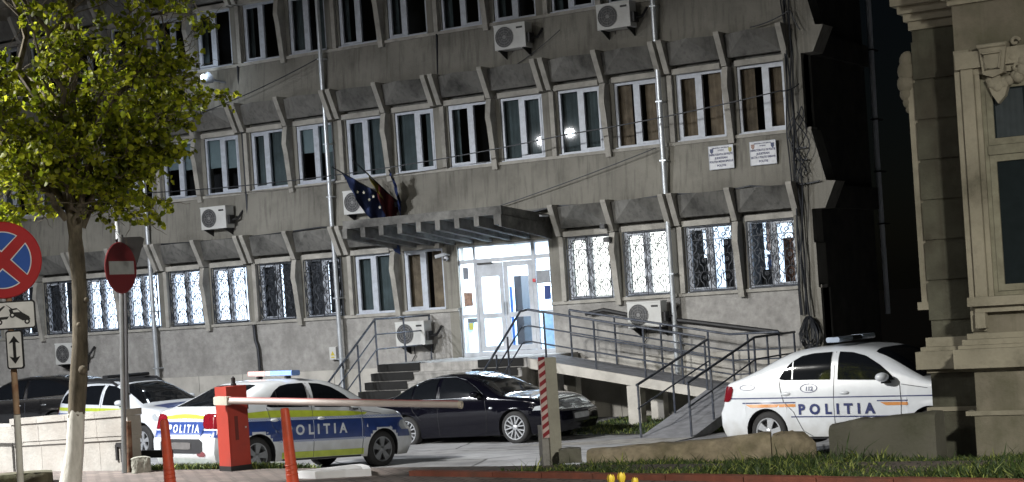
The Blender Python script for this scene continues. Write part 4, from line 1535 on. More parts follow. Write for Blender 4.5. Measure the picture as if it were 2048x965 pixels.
c.patch('yellow_stripe', d_yel, rr_, [(-.55, .955), (-.4, .975), (0, .995), (.4, .975), (.55, .955), (.55, .91), (0, .925), (-.55, .91)], 18, 3, .005)
c.patch('blue_stripe', d_blue, rr_, [(-.53, .68), (-.48, .63), (.48, .63), (.53, .68), (.55, .895), (-.55, .895)], 18, 6, .005)
c.text('lettering', d_lett, rr_, 'POLITIA', .17, 0, .755, -1, .03, .010, 1.5, width=.82)
c.patch('checker_stripe', m_check, rr_, strokes_box(-.5, .5, .866, .892), 18, 1, .009)
c.patch('checker_stripe', m_check, rr_, strokes_box(-.47, .47, .638, .66), 18, 1, .009)
for sg in (-1, 1):
    c.patch('blue_stripe', d_blue, lambda a, b, o: c.diag(sg, (1, -sg * .75, 0), a * sg, b, o, True), rbox(-.30, .22, .625, .735, .01), 12, 4, .005)
c.patch('lower_bumper_shade', flat('bumper_shade_grey', (.40, .44, .42), .5), rr_, rbox(-.70, .70, .22, .30, .02), 14, 2, .004)  # grey-green band paints the shade low on the white bumper
mb = MB()
mb.prism(rbox(-.085, .085, 0, .085, .03), -.56, .56, 'y', 0, Matrix.Translation((1.0, 0, 1.565)))
lb = mb.build('light_bar', m_bar_c, c.t, 60, world=False)
mb = MB(); mb.prism(rbox(-.09, .09, 0, .09, .03), .12, .58, 'y', 0, Matrix.Translation((1.0, 0, 1.563))); mb.build('red_lens', m_bar_r, lb, 60, world=False)
mb = MB(); mb.prism(rbox(-.09, .09, 0, .09, .03), -.58, -.02, 'y', 0, Matrix.Translation((1.0, 0, 1.563))); mb.build('blue_lens', m_bar_b, lb, 60, world=False)
mb = MB(); mb.box((.95, -.4, 1.50), (1.05, -.35, 1.57)); mb.box((.95, .35, 1.50), (1.05, .4, 1.57)); mb.build('bar_foot', m_black, lb, None, world=False)
c.place(atz(517, 913, 27.5), atz(770, 898, 29.4))

# ---- old livery patrol car at right
c = logan('white police saloon with thin blue and orange lines, parked behind the low wall at right', dict(LOGAN), 'old')
for sg in (-1, 1):
    sd_ = lambda a, b, o: c.side(sg, a, b, o)
    c.patch('blue_line', d_navy, sd_, [(-.62, .815), (3.2, .80), (3.2, .783), (-.62, .798)], 80, 1, .004, .12)
    c.patch('blue_line', d_navy, sd_, [(.42, .535), (2.25, .525), (2.25, .508), (.42, .518)], 40, 1, .004, .12)
    for a_, b_ in ((-.40, .50), (1.82, 2.30)):
        c.patch('blue_line', d_navy, sd_, [(a_, .746), (b_, .742), (b_, .724), (a_, .728)], 20, 1, .004)
        c.patch('orange_line', d_orange, sd_, [(a_ + .05, .716), (b_, .712), (b_, .670), (a_ + .14, .670)], 20, 1, .004)
    c.text('lettering', d_navy, sd_, 'POLITIA', .20, 1.17, .625, -sg, .045, .008, 1.75, width=1.24)
    el = []
    for i in range(26):
        a_ = i / 26 * 6.283
        el.append((.72 + .135 * math.cos(a_), .935 + .062 * math.sin(a_)))
    mb = MB()
    pts = [c.side(sg, x, z, .004) for x, z in el]
    mb.tube(pts, .006, 4, closed=True)
    pts = [c.side(sg, -.32 + (x - .72) * .95, .965 + (z - .935) * .65, .004) for x, z in el]
    if all(p is not None for p in pts): mb.tube(pts, .004, 4, closed=True)
    mb.build('emblem_ring', d_navy, c.t, world=False)
    c.text('lettering', d_navy, sd_, '112', .085, .735, .925, -sg, .03, .008, 1.0)
mb = MB(); mb.prism(rbox(-.10, .10, 0, .07, .03), -.58, .60, 'y', 0, Matrix.Translation((1.05, 0, 1.575)))
lb = mb.build('light_bar', m_black, c.t, 60, world=False)
mb = MB(); mb.prism(rbox(-.11, .11, 0, .075, .03), .20, .62, 'y', 0, Matrix.Translation((1.05, 0, 1.573))); mb.build('clear_lens', m_bar_c, lb, 60, world=False)
mb = MB(); mb.prism(rbox(-.11, .11, 0, .075, .03), -.60, -.15, 'y', 0, Matrix.Translation((1.05, 0, 1.573))); mb.build('clear_lens', m_bar_c, lb, 60, world=False)
hr = atz(1535, 865, 26.4)
th = R_(-6.6)
c.place(hr, hr + Vector((math.cos(th), math.sin(th), .0)) * 2.634, -1, 1.025)

# ---- dark saloon in the middle
AUDI = dict(xr=-1.02, xf=3.60, w=.886, wb=2.65, rt=.318, rr=.232, rimm=m_silver, spokes=7, split=True, kr=.18, kf=.24, sill=.18, ra=.365, wi=.02,
            top=[(-1.02, .93), (-.92, .985), (-.55, 1.03), (-.35, 1.08), (.15, 1.30), (.55, 1.40), (.95, 1.43), (1.30, 1.41), (1.60, 1.34), (2.22, 1.03), (2.40, .955), (2.9, .90), (3.3, .80), (3.60, .62)],
            belt=[(-1.02, .86), (-.5, .93), (0, .945), (1.0, .915), (2.0, .885), (2.5, .86), (3.1, .78), (3.60, .56)],
            rear=[(.2, .08), (.34, .0), (.55, .0), (.65, .04), (.95, .08)],
            front=[(.2, .06), (.35, .0), (.55, .02), (.75, .16), (.9, .25)])
c = Car('parked_car', 'dark blue-black saloon with five-window profile and bright alloy wheels parked before the steps', 'car', AUDI, p_black, 'private cars in the car park')
wins = [[(-.28, .985), (-.05, 1.13), (.18, 1.245), (.18, .972)], [(.22, .97), (.22, 1.262), (.45, 1.325), (.78, 1.345), (.78, .96)], [(.88, .955), (.88, 1.345), (1.15, 1.335), (1.42, 1.27), (1.70, 1.13), (1.95, .955)]]
greenhouse(c, wins, (1.50, .52, 2.28, .66), (-.42, .58, .30, .46))
for sg in (-1, 1):
    mb = MB()
    top_ = [(-.33, .972), (-.10, 1.13), (.14, 1.26), (.42, 1.345), (.80, 1.368), (1.15, 1.358), (1.45, 1.285), (1.73, 1.14), (1.99, .955)]
    bot_ = [(-.33, .972), (.2, .958), (.9, .945), (1.5, .94), (1.99, .945)]
    for ln, rr2 in ((top_, .006), (bot_, .008)):
        pts = []
        for (x0, z0), (x1, z1) in zip(ln, ln[1:]):
            for i in range(6):
                p = c.side(sg, x0 + (x1 - x0) * i / 6, z0 + (z1 - z0) * i / 6, .006)
                if p is not None: pts.append(p)
        mb.tube(pts, rr2, 5)
    mb.build('chrome_trim', m_chrome, c.t, 60, world=False)
    c.patch('headlight', m_lamp, lambda a, b, o: c.diag(sg, (-1, -sg * .55, 0), a * sg, b, o), [(-.26, .63), (-.25, .70), (.0, .73), (.24, .735), (.26, .69), (.0, .62)], 12, 6, .006)
    c.patch('tail_light', m_red, lambda a, b, o: c.diag(sg, (1, -sg * .75, 0), a * sg, b, o, True), rbox(-.22, .2, .70, .86, .03), 10, 6, .006)
seams(c, [[(.83, 1.38), (.83, .22)], [(.40, .55), (.2, .75), (.16, .95)], [(1.98, .93), (2.02, .6), (1.96, .22)]], w=.004, m=m_black)
handles(c, (.30, 1.02), .80, p_black)
mirror(c, 1.84, 1.02, p_black)
h = c.side(-1, 2.12, .72, 0)
mb = MB(); mb.sphere((2.12, h.y, .72), 1, 10, 6, 0, (.045, .012, .022)); mb.build('side_indicator', m_lamp, c.t, 60, world=False)
c.patch('front_grille', flat('grille_dark', (.03, .03, .035), .4), lambda a, b, o: c.front(a, b, o), [(-.30, .34), (-.36, .70), (.36, .70), (.30, .34)], 10, 6, .004)
c.patch('number_plate', m_plate, lambda a, b, o: c.front(a, b, o), rbox(-.26, .26, .40, .51, .01), 8, 3, .02)
mb = MB()
for q in (-.06, .0, .06): mb.tube([c.front(q + .045 * math.cos(a_ * .628), .625 + .045 * math.sin(a_ * .628), .012) for a_ in range(10)], .005, 4, closed=True)
mb.build('emblem', m_chrome, c.t, 60, world=False)
c.place(atz(812, 866, 35.3), atz(1030, 856, 33.8))

# ---- second patrol car (tall, roof rails) at left behind the low wall
DUST = dict(xr=-.82, xf=3.44, w=.90, wb=2.67, rt=.34, rr=.215, rimm=m_silver, spokes=5, kr=.15, kf=.2, sill=.30, ra=.41, wi=.03,
            top=[(-.82, 1.12), (-.74, 1.35), (-.5, 1.55), (-.1, 1.60), (.6, 1.63), (1.2, 1.62), (1.55, 1.57), (1.85, 1.48), (2.45, 1.17), (2.6, 1.10), (3.05, 1.04), (3.3, .95), (3.44, .80)],
            belt=[(-.82, 1.03), (0, 1.07), (1.0, 1.05), (2.0, 1.02), (2.6, 1.0), (3.1, .94), (3.44, .72)],
            rear=[(.2, .08), (.45, .0), (.7, .0), (1.0, .06), (1.5, .2)], front=[(.2, .08), (.5, .0), (.75, .04), (.95, .12)])
c = Car('police_car', 'white police off-roader with black roof rails and yellow strip, behind the low wall at left', 'police car', DUST, p_white, 'police cars in the car park')
wins = [[(-.52, 1.14), (-.42, 1.30), (-.22, 1.42), (.10, 1.475), (.10, 1.12)], [(.17, 1.12), (.17, 1.48), (.60, 1.51), (1.02, 1.515), (1.02, 1.11)], [(1.15, 1.105), (1.15, 1.515), (1.42, 1.49), (1.68, 1.42), (1.95, 1.28), (2.15, 1.09)]]
greenhouse(c, wins, (1.66, .60, 2.50, .70), (-.7, .6, -.5, .56))
for sg in (-1, 1):
    sd_ = lambda a, b, o: c.side(sg, a, b, o)
    c.patch('yellow_stripe', d_yel, sd_, [(-.6, .98), (-.6, 1.05), (2.3, 1.03), (2.2, .96)], 30, 3, .004)
    c.patch('blue_stripe', d_blue, sd_, [(-.7, .62), (-.7, .92), (1.9, .92), (2.15, .70), (2.1, .62)], 50, 5, .004, .12)
    c.text('lettering', d_lett, sd_, 'POLITIA', .22, 1.05, .77, -sg, .02, .008, 1.0, width=1.1)
    mb = MB(); pp_ = [c.top(x, sg * .60, .0) for x in (-.45, -.3, .1, .7, 1.2, 1.45)]
    pp_ = [p + Vector((0, 0, (.0 if i in (0, 5) else .085))) for i, p in enumerate(pp_)]
    mb.tube(pp_, .032, 6); mb.build('roof_rail', m_black, c.t, 60, world=False)
    c.patch('headlight', m_lamp, lambda a, b, o: c.diag(sg, (-1, -sg * .8, 0), a * sg, b, o), rbox(-.2, .22, .78, .93, .04), 10, 6, .006)
    c.patch('tail_light', m_red, lambda a, b, o: c.diag(sg, (1, -sg * .75, 0), a * sg, b, o, True), rbox(-.12, .12, .85, 1.08, .03), 6, 6, .006)
c.patch('roof_panel', m_black, lambda a, b, o: c.top(a, b, o), rbox(-.4, 1.55, -.56, .56, .1), 16, 8, .004)
c.patch('bonnet_panel', d_blue, lambda a, b, o: c.top(a, b, o), [(2.66, -.2), (2.75, -.62), (3.1, -.5), (3.1, .5), (2.75, .62), (2.66, .2)], 10, 10, .004)
mb = MB(); mb.prism(rbox(-.10, .10, 0, .07, .03), -.55, .55, 'y', 0, Matrix.Translation((.9, 0, 1.66))); mb.build('light_bar', m_black, c.t, 60, world=False)
seams(c, [[(1.08, 1.52), (1.08, .34)], [(.44, .7), (.2, .9), (.13, 1.1)], [(2.2, 1.05), (2.22, .7), (2.16, .34)]])
handles(c, (.34, 1.30), .94, p_white)
mirror(c, 1.98, 1.16, p_white)
c.patch('grille', m_black, lambda a, b, o: c.front(a, b, o), rbox(-.5, .5, .72, .92, .04), 10, 4, .005)
hf = atz(284, 884, 37.0)
th = R_(-13)
c.place(hf - Vector((math.cos(th), math.sin(th), -.01)) * 2.67, hf)

# ---- black hatchback far left, facing left
HB = dict(AUDI, rimm=m_alloyd, top=[(-1.02, .95), (-.92, 1.1), (-.6, 1.27), (-.2, 1.39), (.4, 1.46), (.95, 1.47), (1.30, 1.44), (1.60, 1.36), (2.22, 1.05), (2.40, .98), (2.9, .92), (3.3, .82), (3.60, .64)])
c = Car('parked_car', 'black car facing left at the far left edge behind the low wall', 'car', HB, p_black2, 'private cars in the car park')
wins = [[(-.50, 1.03), (-.30, 1.20), (.0, 1.30), (.35, 1.375), (.78, 1.385), (.78, .98)], [(.88, .975), (.88, 1.385), (1.15, 1.365), (1.42, 1.30), (1.70, 1.15), (1.95, .975)]]
greenhouse(c, wins, (1.50, .52, 2.28, .66), (-.75, .58, -.3, .5))
mirror(c, 1.84, 1.02, m_silver)
handles(c, (.30, 1.02), .82, m_chrome)
for sg in (-1, 1):
    c.patch('tail_light', m_red, lambda a, b, o: c.diag(sg, (1, -sg * .75, 0), a * sg, b, o, True), rbox(-.22, .2, .75, .92, .03), 10, 6, .006)
    c.patch('headlight', m_lamp, lambda a, b, o: c.diag(sg, (-1, -sg * .55, 0), a * sg, b, o), rbox(-.2, .22, .62, .74, .04), 10, 6, .006)
    mb = MB()
    mb.tube([p for p in [c.side(sg, -.5 + i * .1, .965 + .0 * i, .006) for i in range(25)] if p is not None], .007, 5)
    mb.build('chrome_trim', m_chrome, c.t, 60, world=False)
seams(c, [[(.83, 1.38), (.83, .22)]], w=.004)
hr = atz(110, 852, 40.5)
c.place(hr, hr + Vector((-math.cos(R_(-8)), math.sin(R_(-8)), 0)) * 2.65, 1)

# ================================================================ foreground: tree, signs, bollards, barrier, posts
m_bark, nt, b = nodes('bark')
tc = N(nt, 'ShaderNodeTexCoord')
n1 = N(nt, 'ShaderNodeTexNoise', Scale=9.0, Detail=8.0, Roughness=.7)
mp = N(nt, 'ShaderNodeMapping'); mp.inputs['Scale'].default_value = (1, 1, .3)
nt.links.new(tc.outputs['Object'], mp.inputs[0]); nt.links.new(mp.outputs[0], n1.inputs['Vector'])
bark = ramp(nt, n1.outputs['Fac'], [(.3, (.04, .034, .024)), (.55, (.13, .11, .08)), (.75, (.24, .21, .16))])
sep = N(nt, 'ShaderNodeSeparateXYZ'); nt.links.new(tc.outputs['Object'], sep.inputs[0])
n2 = N(nt, 'ShaderNodeTexNoise', Scale=14.0, Detail=4.0); nt.links.new(tc.outputs['Object'], n2.inputs['Vector'])
ad = N(nt, 'ShaderNodeMath', operation='MULTIPLY_ADD'); nt.links.new(n2.outputs['Fac'], ad.inputs[0]); ad.inputs[1].default_value = .22; nt.links.new(sep.outputs['Z'], ad.inputs[2])
f = ramp(nt, ad.outputs[0], [(.0, (1, 1, 1)), (1, (0, 0, 0))])
cmp_ = N(nt, 'ShaderNodeMath', operation='LESS_THAN'); nt.links.new(ad.outputs[0], cmp_.inputs[0]); cmp_.inputs[1].default_value = 1.05
wc = ramp(nt, n1.outputs['Fac'], [(.25, (.42, .41, .37)), (.6, (.72, .71, .66))])
nt.links.new(mix(nt, cmp_.outputs[0], bark, wc), b.inputs['Base Color'])
b.inputs['Roughness'].default_value = .95
bp = N(nt, 'ShaderNodeBump', Strength=.9, Distance=.02); nt.links.new(n1.outputs['Fac'], bp.inputs['Height']); nt.links.new(bp.outputs[0], b.inputs['Normal'])

m_leaf, nt, b = nodes('linden_leaf')
lc = rpi(nt, [(0, (.08, .11, .008)), (.45, (.22, .27, .012)), (1, (.50, .52, .04))])
nt.links.new(lc, b.inputs['Base Color'])
b.inputs['Roughness'].default_value = .5
tl = N(nt, 'ShaderNodeBsdfTranslucent'); nt.links.new(lc, tl.inputs['Color'])
mx = N(nt, 'ShaderNodeMixShader'); mx.inputs[0].default_value = .6
nt.links.new(b.outputs[0], mx.inputs[1]); nt.links.new(tl.outputs[0], mx.inputs[2])
nt.links.new(mx.outputs[0], nt.nodes['Material Output'].inputs[0])

TZ = 20.0
base = atz(137, 990, TZ); base.z = .87
tr = thing('street_tree', 'young linden with whitewashed trunk base and sparse fresh yellow-green leaves', 'tree', base)
rt_ = random.Random(21)
tk = [base, atz(150, 900, TZ), atz(152, 840, TZ), atz(157, 760, TZ), atz(160, 690, TZ), atz(160, 620, TZ), atz(158, 560, TZ), atz(152, 500, TZ), atz(150, 455, TZ)]
rad = [.135, .102, .096, .102, .088, .085, .083, .09, .06]
mb = MB()
mb.tube(tk, rad, 14)
for (u, v, r) in ((158, 740, .055), (165, 600, .03), (150, 650, .03)): mb.sphere(tuple(atz(u + 8, v, TZ - .08)), r, 8, 6)
trunk = mb.build('trunk', m_bark, tr, 60)
limbs = MB(); twigs = MB(); leaves = MB()
TW = []


def bend(p0, p1, n, jit):
    out = [p0]
    for i in range(1, n):
        f = i / n
        out.append(p0.lerp(p1, f) + Vector((rt_.gauss(0, jit), rt_.gauss(0, jit), rt_.gauss(0, jit * .6) + jit * 2 * math.sin(f * 3.14))))
    out.append(p1)
    return out


def twig(p, d, L):
    q = [p + d * (L * i / 4) + Vector((rt_.gauss(0, .012), rt_.gauss(0, .012), -.05 * L * (i / 4) ** 2 + rt_.gauss(0, .012))) for i in range(5)]
    twigs.tube(q, [.006, .005, .004, .003, .002], 3, cap=False)
    TW.append(q)


def branch(p0, p1, r0, depth):
    n = 6
    pts = bend(p0, p1, n, .05 * (p1 - p0).length)
    rs = [r0 * (1 - .75 * i / n) for i in range(n + 1)]
    (limbs if r0 > .012 else twigs).tube(pts, rs, 6 if r0 > .02 else 4)
    L = (p1 - p0).length
    d0 = (p1 - p0).normalized()
    if depth > 0:
        k = 5 if depth == 2 else 5
        for j in range(k):
            i = rt_.randint(2, n)
            d = (d0 + Vector((rt_.gauss(0, .75), rt_.gauss(0, .75), rt_.gauss(.05, .5)))).normalized()
            branch(pts[i], pts[i] + d * L * rt_.uniform(.4, .65), rs[i] * .62, depth - 1)
    else:
        for j in range(5):
            i = rt_.randint(1, n)
            d = (d0 * .5 + Vector((rt_.gauss(0, .8), rt_.gauss(0, .8), rt_.gauss(0, .6)))).normalized()
            twig(pts[i], d, rt_.uniform(.14, .34))
        twig(pts[-1], d0, .25)


fork = tk[-2]
# main limbs: rising stems fanning over the crown (end points in real space around the fork)
ends = [(Vector((.9, -.3, 4.2)), .06), (Vector((-.3, .5, 4.6)), .065), (Vector((-1.0, -.7, 3.6)), .055), (Vector((1.5, .9, 2.6)), .045), (Vector((-1.5, .6, 2.2)), .045),
        (Vector((.3, -1.3, 3.2)), .05), (Vector((1.9, -.2, 1.7)), .035), (Vector((-1.9, -.5, 1.2)), .035), (Vector((.9, 1.5, 1.5)), .035), (Vector((-.6, -1.6, 1.4)), .035), (Vector((1.35, .35, .55)), .026), (Vector((-1.3, .3, .45)), .026), (Vector((.75, -.8, .75)), .022)]
for k, (e, r) in enumerate(ends):
    e = Vector((e.x * .66, e.y * .66, e.z))
    st = fork if k < 6 else fork + Vector((e.x * .08, e.y * .08, .25 + .1 * (k % 4)))
    mid = st + Vector((e.x * .22, e.y * .22, e.z * .42)) if e.z > 1.6 else st + e * .35
    pts = bend(st, mid, 4, .02)
    limbs.tube(pts, [r * (1.15 - .06 * i) for i in range(5)], 8)
    branch(mid, st + e, r * .8, 2)
    for j in range(3):
        d = Vector((rt_.gauss(0, 1), rt_.gauss(0, 1), rt_.gauss(.1, .5))).normalized()
        branch(pts[rt_.randint(2, 4)], mid + d * rt_.uniform(.5, .9), r * .4, 1)
br = limbs.build('branches', m_bark, tr, 60)
# bark material is whitewashed by height above the tree's own base, branches are far above it
twigs.build('twigs', m_bark, tr, 60)


def leaf(p, d, L):
    d = d.normalized()
    sdv = d.cross(Vector((rt_.gauss(0, 1), rt_.gauss(0, 1), rt_.gauss(0, 1)))).normalized()
    nn_ = d.cross(sdv)
    w = L * .46
    c_ = .25 * L
    P = [p, p + d * L * .30 + sdv * w + nn_ * c_ * .5, p + d * L * .68 + sdv * w * .75 + nn_ * c_ * .4, p + d * L, p + d * L * .68 - sdv * w * .75 + nn_ * c_ * .4, p + d * L * .30 - sdv * w + nn_ * c_ * .5, p + d * L * .5]
    leaves.add(P, [(0, 1, 2, 6), (6, 2, 3), (0, 6, 4, 5), (6, 3, 4)])


for q in TW:
    if rt_.random() < .42: continue
    for i in range(1, 5):
        for j in range(3):
            if rt_.random() < .10: continue
            d = Vector((rt_.gauss(0, .7), rt_.gauss(0, .7), rt_.gauss(-.35, .6)))
            leaf(q[i] + Vector((rt_.gauss(0, .02), rt_.gauss(0, .02), rt_.gauss(0, .02))), d, rt_.uniform(.045, .088))
lf = leaves.build('leaves', m_leaf, tr, 80)
print('LEAVES', len(leaves.f) // 4, 'twigs', len(TW))

# ---- signs
m_sred = mat('sign_red', (.42, .018, .022), .45, var=.1)
m_sblue = mat('sign_blue', (.028, .10, .42), .45, var=.1)
m_swhite = flat('sign_white', (.74, .74, .74), .5)
m_sgrey = flat('sign_back', (.05, .05, .055), .6)
m_sblack = flat('sign_black', (.012, .012, .014), .6)
m_rust = mat('rusty_post', (.33, .22, .14), .8, var=.2, scale=9, dirt=(.20, .075, .03), dirt_amt=1, dscale=5, streak=.3)
m_postw = mat('whitewashed_post', (.58, .57, .53), .85, var=.15, dirt=(.3, .25, .18), dirt_amt=.5, dscale=6)


def frame_at(p, ang):
    """matrix whose local -y faces the direction given by ang (degrees from the view direction), z up"""
    f = Vector((CAM.x - p.x, CAM.y - p.y, 0)).normalized()
    a = math.atan2(f.y, f.x) + R_(ang)
    y = -Vector((math.cos(a), math.sin(a), 0))
    x = Vector((y.y, -y.x, 0))
    M = Matrix((x, y, Vector((0, 0, 1)))).transposed().to_4x4()
    M.translation = p
    return M


def disc_sign(name, t, M, r, mats_layers):
    pass


# no stopping sign with two plates
p = atz(4, 521, 16.3)
gx = .87
t = thing('road_sign', 'round blue and red no stopping sign above a tow-away plate, on a rusty white post', 'road sign', (p.x, p.y, gx))
M = frame_at(p, -8)
mb = MB(); mb.lathe([(.001, 0), (.352, 0), (.36, .012), (.352, .022), (.001, .022)], 48, M, 0, 'y'); pl = mb.build('disc', m_sred, t, 30)
mb = MB(); q_ = .268
for k in range(4):
    a0, a1 = k * 90 - 45 + 10.5, k * 90 + 45 - 10.5
    arc = [(q_ * math.cos(R_(a0 + (a1 - a0) * i / 14)), q_ * math.sin(R_(a0 + (a1 - a0) * i / 14))) for i in range(15)]
    ap = .074
    mb.prism([(ap * math.cos(R_(k * 90)), ap * math.sin(R_(k * 90)))] + arc, -.0035, -.0015, 'y', 0, M)
mb.build('white_edge', m_swhite, pl, None)
mb = MB(); q_ = .258
for k in range(4):
    a0, a1 = k * 90 - 45 + 12.6, k * 90 + 45 - 12.6
    arc = [(q_ * math.cos(R_(a0 + (a1 - a0) * i / 14)), q_ * math.sin(R_(a0 + (a1 - a0) * i / 14))) for i in range(15)]
    ap = .090
    mb.prism([(ap * math.cos(R_(k * 90)), ap * math.sin(R_(k * 90)))] + arc, -.0065, -.0045, 'y', 0, M)
mb.build('blue_field', m_sblue, pl, None)


def plate_sign(name, w, h, M, t, r=.03):
    mb = MB(); mb.prism(rbox(-w / 2, w / 2, -h / 2, h / 2, r), -.004, .012, 'y', 0, M); o = mb.build(name, m_sblack, t)
    mb = MB(); mb.prism(rbox(-w / 2 + .014, w / 2 - .014, -h / 2 + .014, h / 2 - .014, r * .7), -.008, -.0045, 'y', 0, M); mb.build('face', m_swhite, o)
    return o


p2 = atz(-8, 633, 16.3)
M2 = frame_at(p2, -8)
o = plate_sign('tow_plate', .72, .265, M2, t)
mb = MB()
Y = (-.0115, -.0085)
mb.prism([(-.30, -.055), (.10, -.035), (.12, -.01), (-.02, -.015), (.09, .085), (.075, .09), (-.10, -.02), (-.30, -.02)], *Y, 'y', 0, M2)
mb.prism([(.12, .055), (.19, .065), (.24, .02), (.30, -.02), (.31, -.05), (.24, -.055), (.13, .015)], *Y, 'y', 0, M2)
mb.prism([(.105, .095), (.09, .105), (.16, .055), (.15, .045)], *Y, 'y', 0, M2)
for cx, cz in ((.03, -.06), (-.2, -.075), (.28, -.065), (.15, .0)): mb.disc((cx, -.0118, cz), .026, 14, 'y', 0, M2)
mb.build('tow_truck_symbol', m_sblack, o)
mb = MB()
for cx, cz in ((.03, -.06), (-.2, -.075), (.28, -.065), (.15, .0)): mb.disc((cx, -.0128, cz), .012, 10, 'y', 0, M2)
mb.prism([(.155, .045), (.20, .05), (.22, .025), (.16, .025)], -.0135, -.0125, 'y', 0, M2)
mb.build('symbol_detail', m_swhite, o)
p3 = atz(30, 700, 16.25)
M3 = frame_at(p3, -22)
o = plate_sign('arrow_plate', .165, .36, M3, t, .025)
mb = MB(); mb.prism([(0, .13), (.052, .06), (.014, .072), (.014, -.072), (.052, -.06), (0, -.13), (-.052, -.06), (-.014, -.072), (-.014, .072), (-.052, .06)], *Y, 'y', 0, M3); mb.build('arrow', m_sblack, o)
mb = MB(); pb = atz(47, 1075, 16.35); pt_ = atz(20, 630, 16.35)
mb.tube([(pb.x, pb.y, .86), tuple(atz(34, 830, 16.35))], .032, 12); mb.build('post', m_postw, t, 40)
mb = MB(); mb.tube([tuple(atz(34, 829, 16.35)), tuple(atz(24, 690, 16.35)), tuple(atz(8, 450, 16.35))], .029, 12); mb.build('upper_post', m_rust, t, 40)

# no entry sign
p = atz(243, 536, 22.55)
t = thing('road_sign', 'dark red no entry sign with a grey bar, turned sideways on a thin grey pole', 'road sign', (p.x, p.y, gz(p.y)))
M = frame_at(p, 54)
mb = MB(); mb.lathe([(.001, 0), (.325, 0), (.335, .012), (.325, .024), (.001, .024)], 40, M, 0, 'y'); pl = mb.build('disc', mat('faded_sign_red', (.16, .014, .018), .6, var=.1), t, 30)
mb = MB(); mb.prism(strokes_box(-.265, .265, -.085, .085), -.004, -.001, 'y', 0, M); mb.build('bar', flat('dull_white', (.36, .38, .38), .6), pl)
ptop = atz(241, 470, 22.65); pbot = atz(249, 946, 22.65)
mb = MB(); mb.tube([pbot, ptop], .034, 10); mb.build('post', mat('galvanised_dark', (.22, .23, .24), .4, .6), t, 40)
pm = p + Vector((.06, .25, .13)); M = frame_at(pm, 162)
t2 = thing('road_sign', 'black back of a triangular sign behind the no entry disc', 'road sign', (pm.x, pm.y, gz(pm.y)))
Mk = frame_at(atz(262, 505, 22.9), 14)
mb = MB(); mb.prism([(-.20, .17), (-.14, .20), (.14, .20), (.19, .17), (.02, -.30), (-.02, -.30)], 0, .02, 'y', 0, Mk); mb.build('triangle', m_sgrey, t2)
mb = MB(); mb.tube([atz(255, 840, 22.95), atz(250, 480, 22.95)], .02, 6); mb.build('bracket', m_sgrey, t2)
# tall bright steel pole standing on the low wall
t = thing('steel_pole', 'tall bright galvanised pole rising from the low wall behind the no entry sign', 'pole', atz(257, 838, 23.1))
mb = MB(); mb.tube([atz(257, 838, 23.1), atz(247, 640, 23.1), atz(222, 262, 23.1)], .030, 10); mb.build('pole', m_zinc, t, 40)
mb = MB(); mb.tube([atz(255, 790, 23.1), atz(255, 786, 23.1)], .042, 10); mb.tube([atz(226, 320, 23.1), atz(226, 316, 23.1)], .042, 10); mb.build('clamp', m_sgrey, t, 40)
# rusty stump
pr = atz(259, 945, 22.75)
one(MB().tube([(pr.x, pr.y, .75), tuple(atz(255, 843, 22.75))], .048, 10), 'rusty_post', mat('rust', (.12, .05, .03), .9, var=.5, scale=8, dirt=(.35, .28, .2), dirt_amt=.6, dscale=6), 'short rusty brown post between the no entry pole and the concrete stub', 'post', None, 40)

# ---- low stone wall at left
m_lime = mat('pale_limestone', (.27, .26, .245), .85, var=.2, scale=2, dirt=(.24, .22, .20), dirt_amt=.7, dscale=1.3, bump=.5, bscale=20)
A = atz(28, 945, 25.4); B = atz(262, 945, 22.85)
t = thing('low_wall', 'pale stone parapet with thick coping behind the tree trunk', 'low wall', (A.x, A.y, gz(A.y)))
dv = (B - A); dv.z = 0; LW = dv.length; dv.normalize(); nv = Vector((-dv.y, dv.x, 0))
Mw = Matrix((dv, nv, Vector((0, 0, 1)))).transposed().to_4x4(); Mw.translation = Vector((A.x, A.y, 0))
g0 = .25
topL = atz(28, 838, 25.4).z; topR = atz(262, 818, 22.85).z
nb = 4
for i in range(nb):
    a_, c_ = LW * i / nb + .004, LW * (i + 1) / nb - .004
    zt = topL + (topR - topL) * (i + .5) / nb
    z0, z1 = topL + (topR - topL) * i / nb, topL + (topR - topL) * (i + 1) / nb
    mb = MB(); mb.prism([(a_, g0), (c_, g0), (c_, z1 - .40), (a_, z0 - .40)], .03, .17, 'y', 0, Mw); mb.prism([(a_, z0 - .398), (c_, z1 - .398), (c_, z1 - .345), (a_, z0 - .345)], .01, .19, 'y', 0, Mw); mb.build('base_block', m_lime, t)
    mb = MB(); mb.prism([(a_, z0 - .343), (c_, z1 - .343), (c_, z1 - .09), (a_, z0 - .09)], .0, .20, 'y', 0, Mw); mb.prism([(a_, z0 - .088), (c_, z1 - .088), (c_, z1), (a_, z0)], -.02, .22, 'y', 0, Mw); mb.build('coping', m_lime, t)
t3 = at(0, 0)
mb = MB(); mb.box((LW * .30, .049, g0 + .25), (LW * .30 + .002, .05, g0 + .3), 0, Mw)
mb = MB(); mb.prism([(LW * .885, 1.00), (LW * .885, 1.20), (LW * .895, 1.235), (LW * .93, 1.235), (LW * .94, 1.20), (LW * .94, .98), (LW * .925, .98), (LW * .925, 1.18), (LW * .90, 1.18), (LW * .90, 1.0)], .005, .029, 'y', 0, Mw); mb.build('iron_ring', m_sblack, t)
C0 = atz(-160, 945, 27.2)
dv2 = Vector((A.x - C0.x, A.y - C0.y, 0)); L2 = dv2.length; dv2.normalize(); n2_ = Vector((-dv2.y, dv2.x, 0))
M5 = Matrix((dv2, n2_, Vector((0, 0, 1)))).transposed().to_4x4(); M5.translation = Vector((C0.x, C0.y, 0))
zt = atz(20, 852, 25.6).z
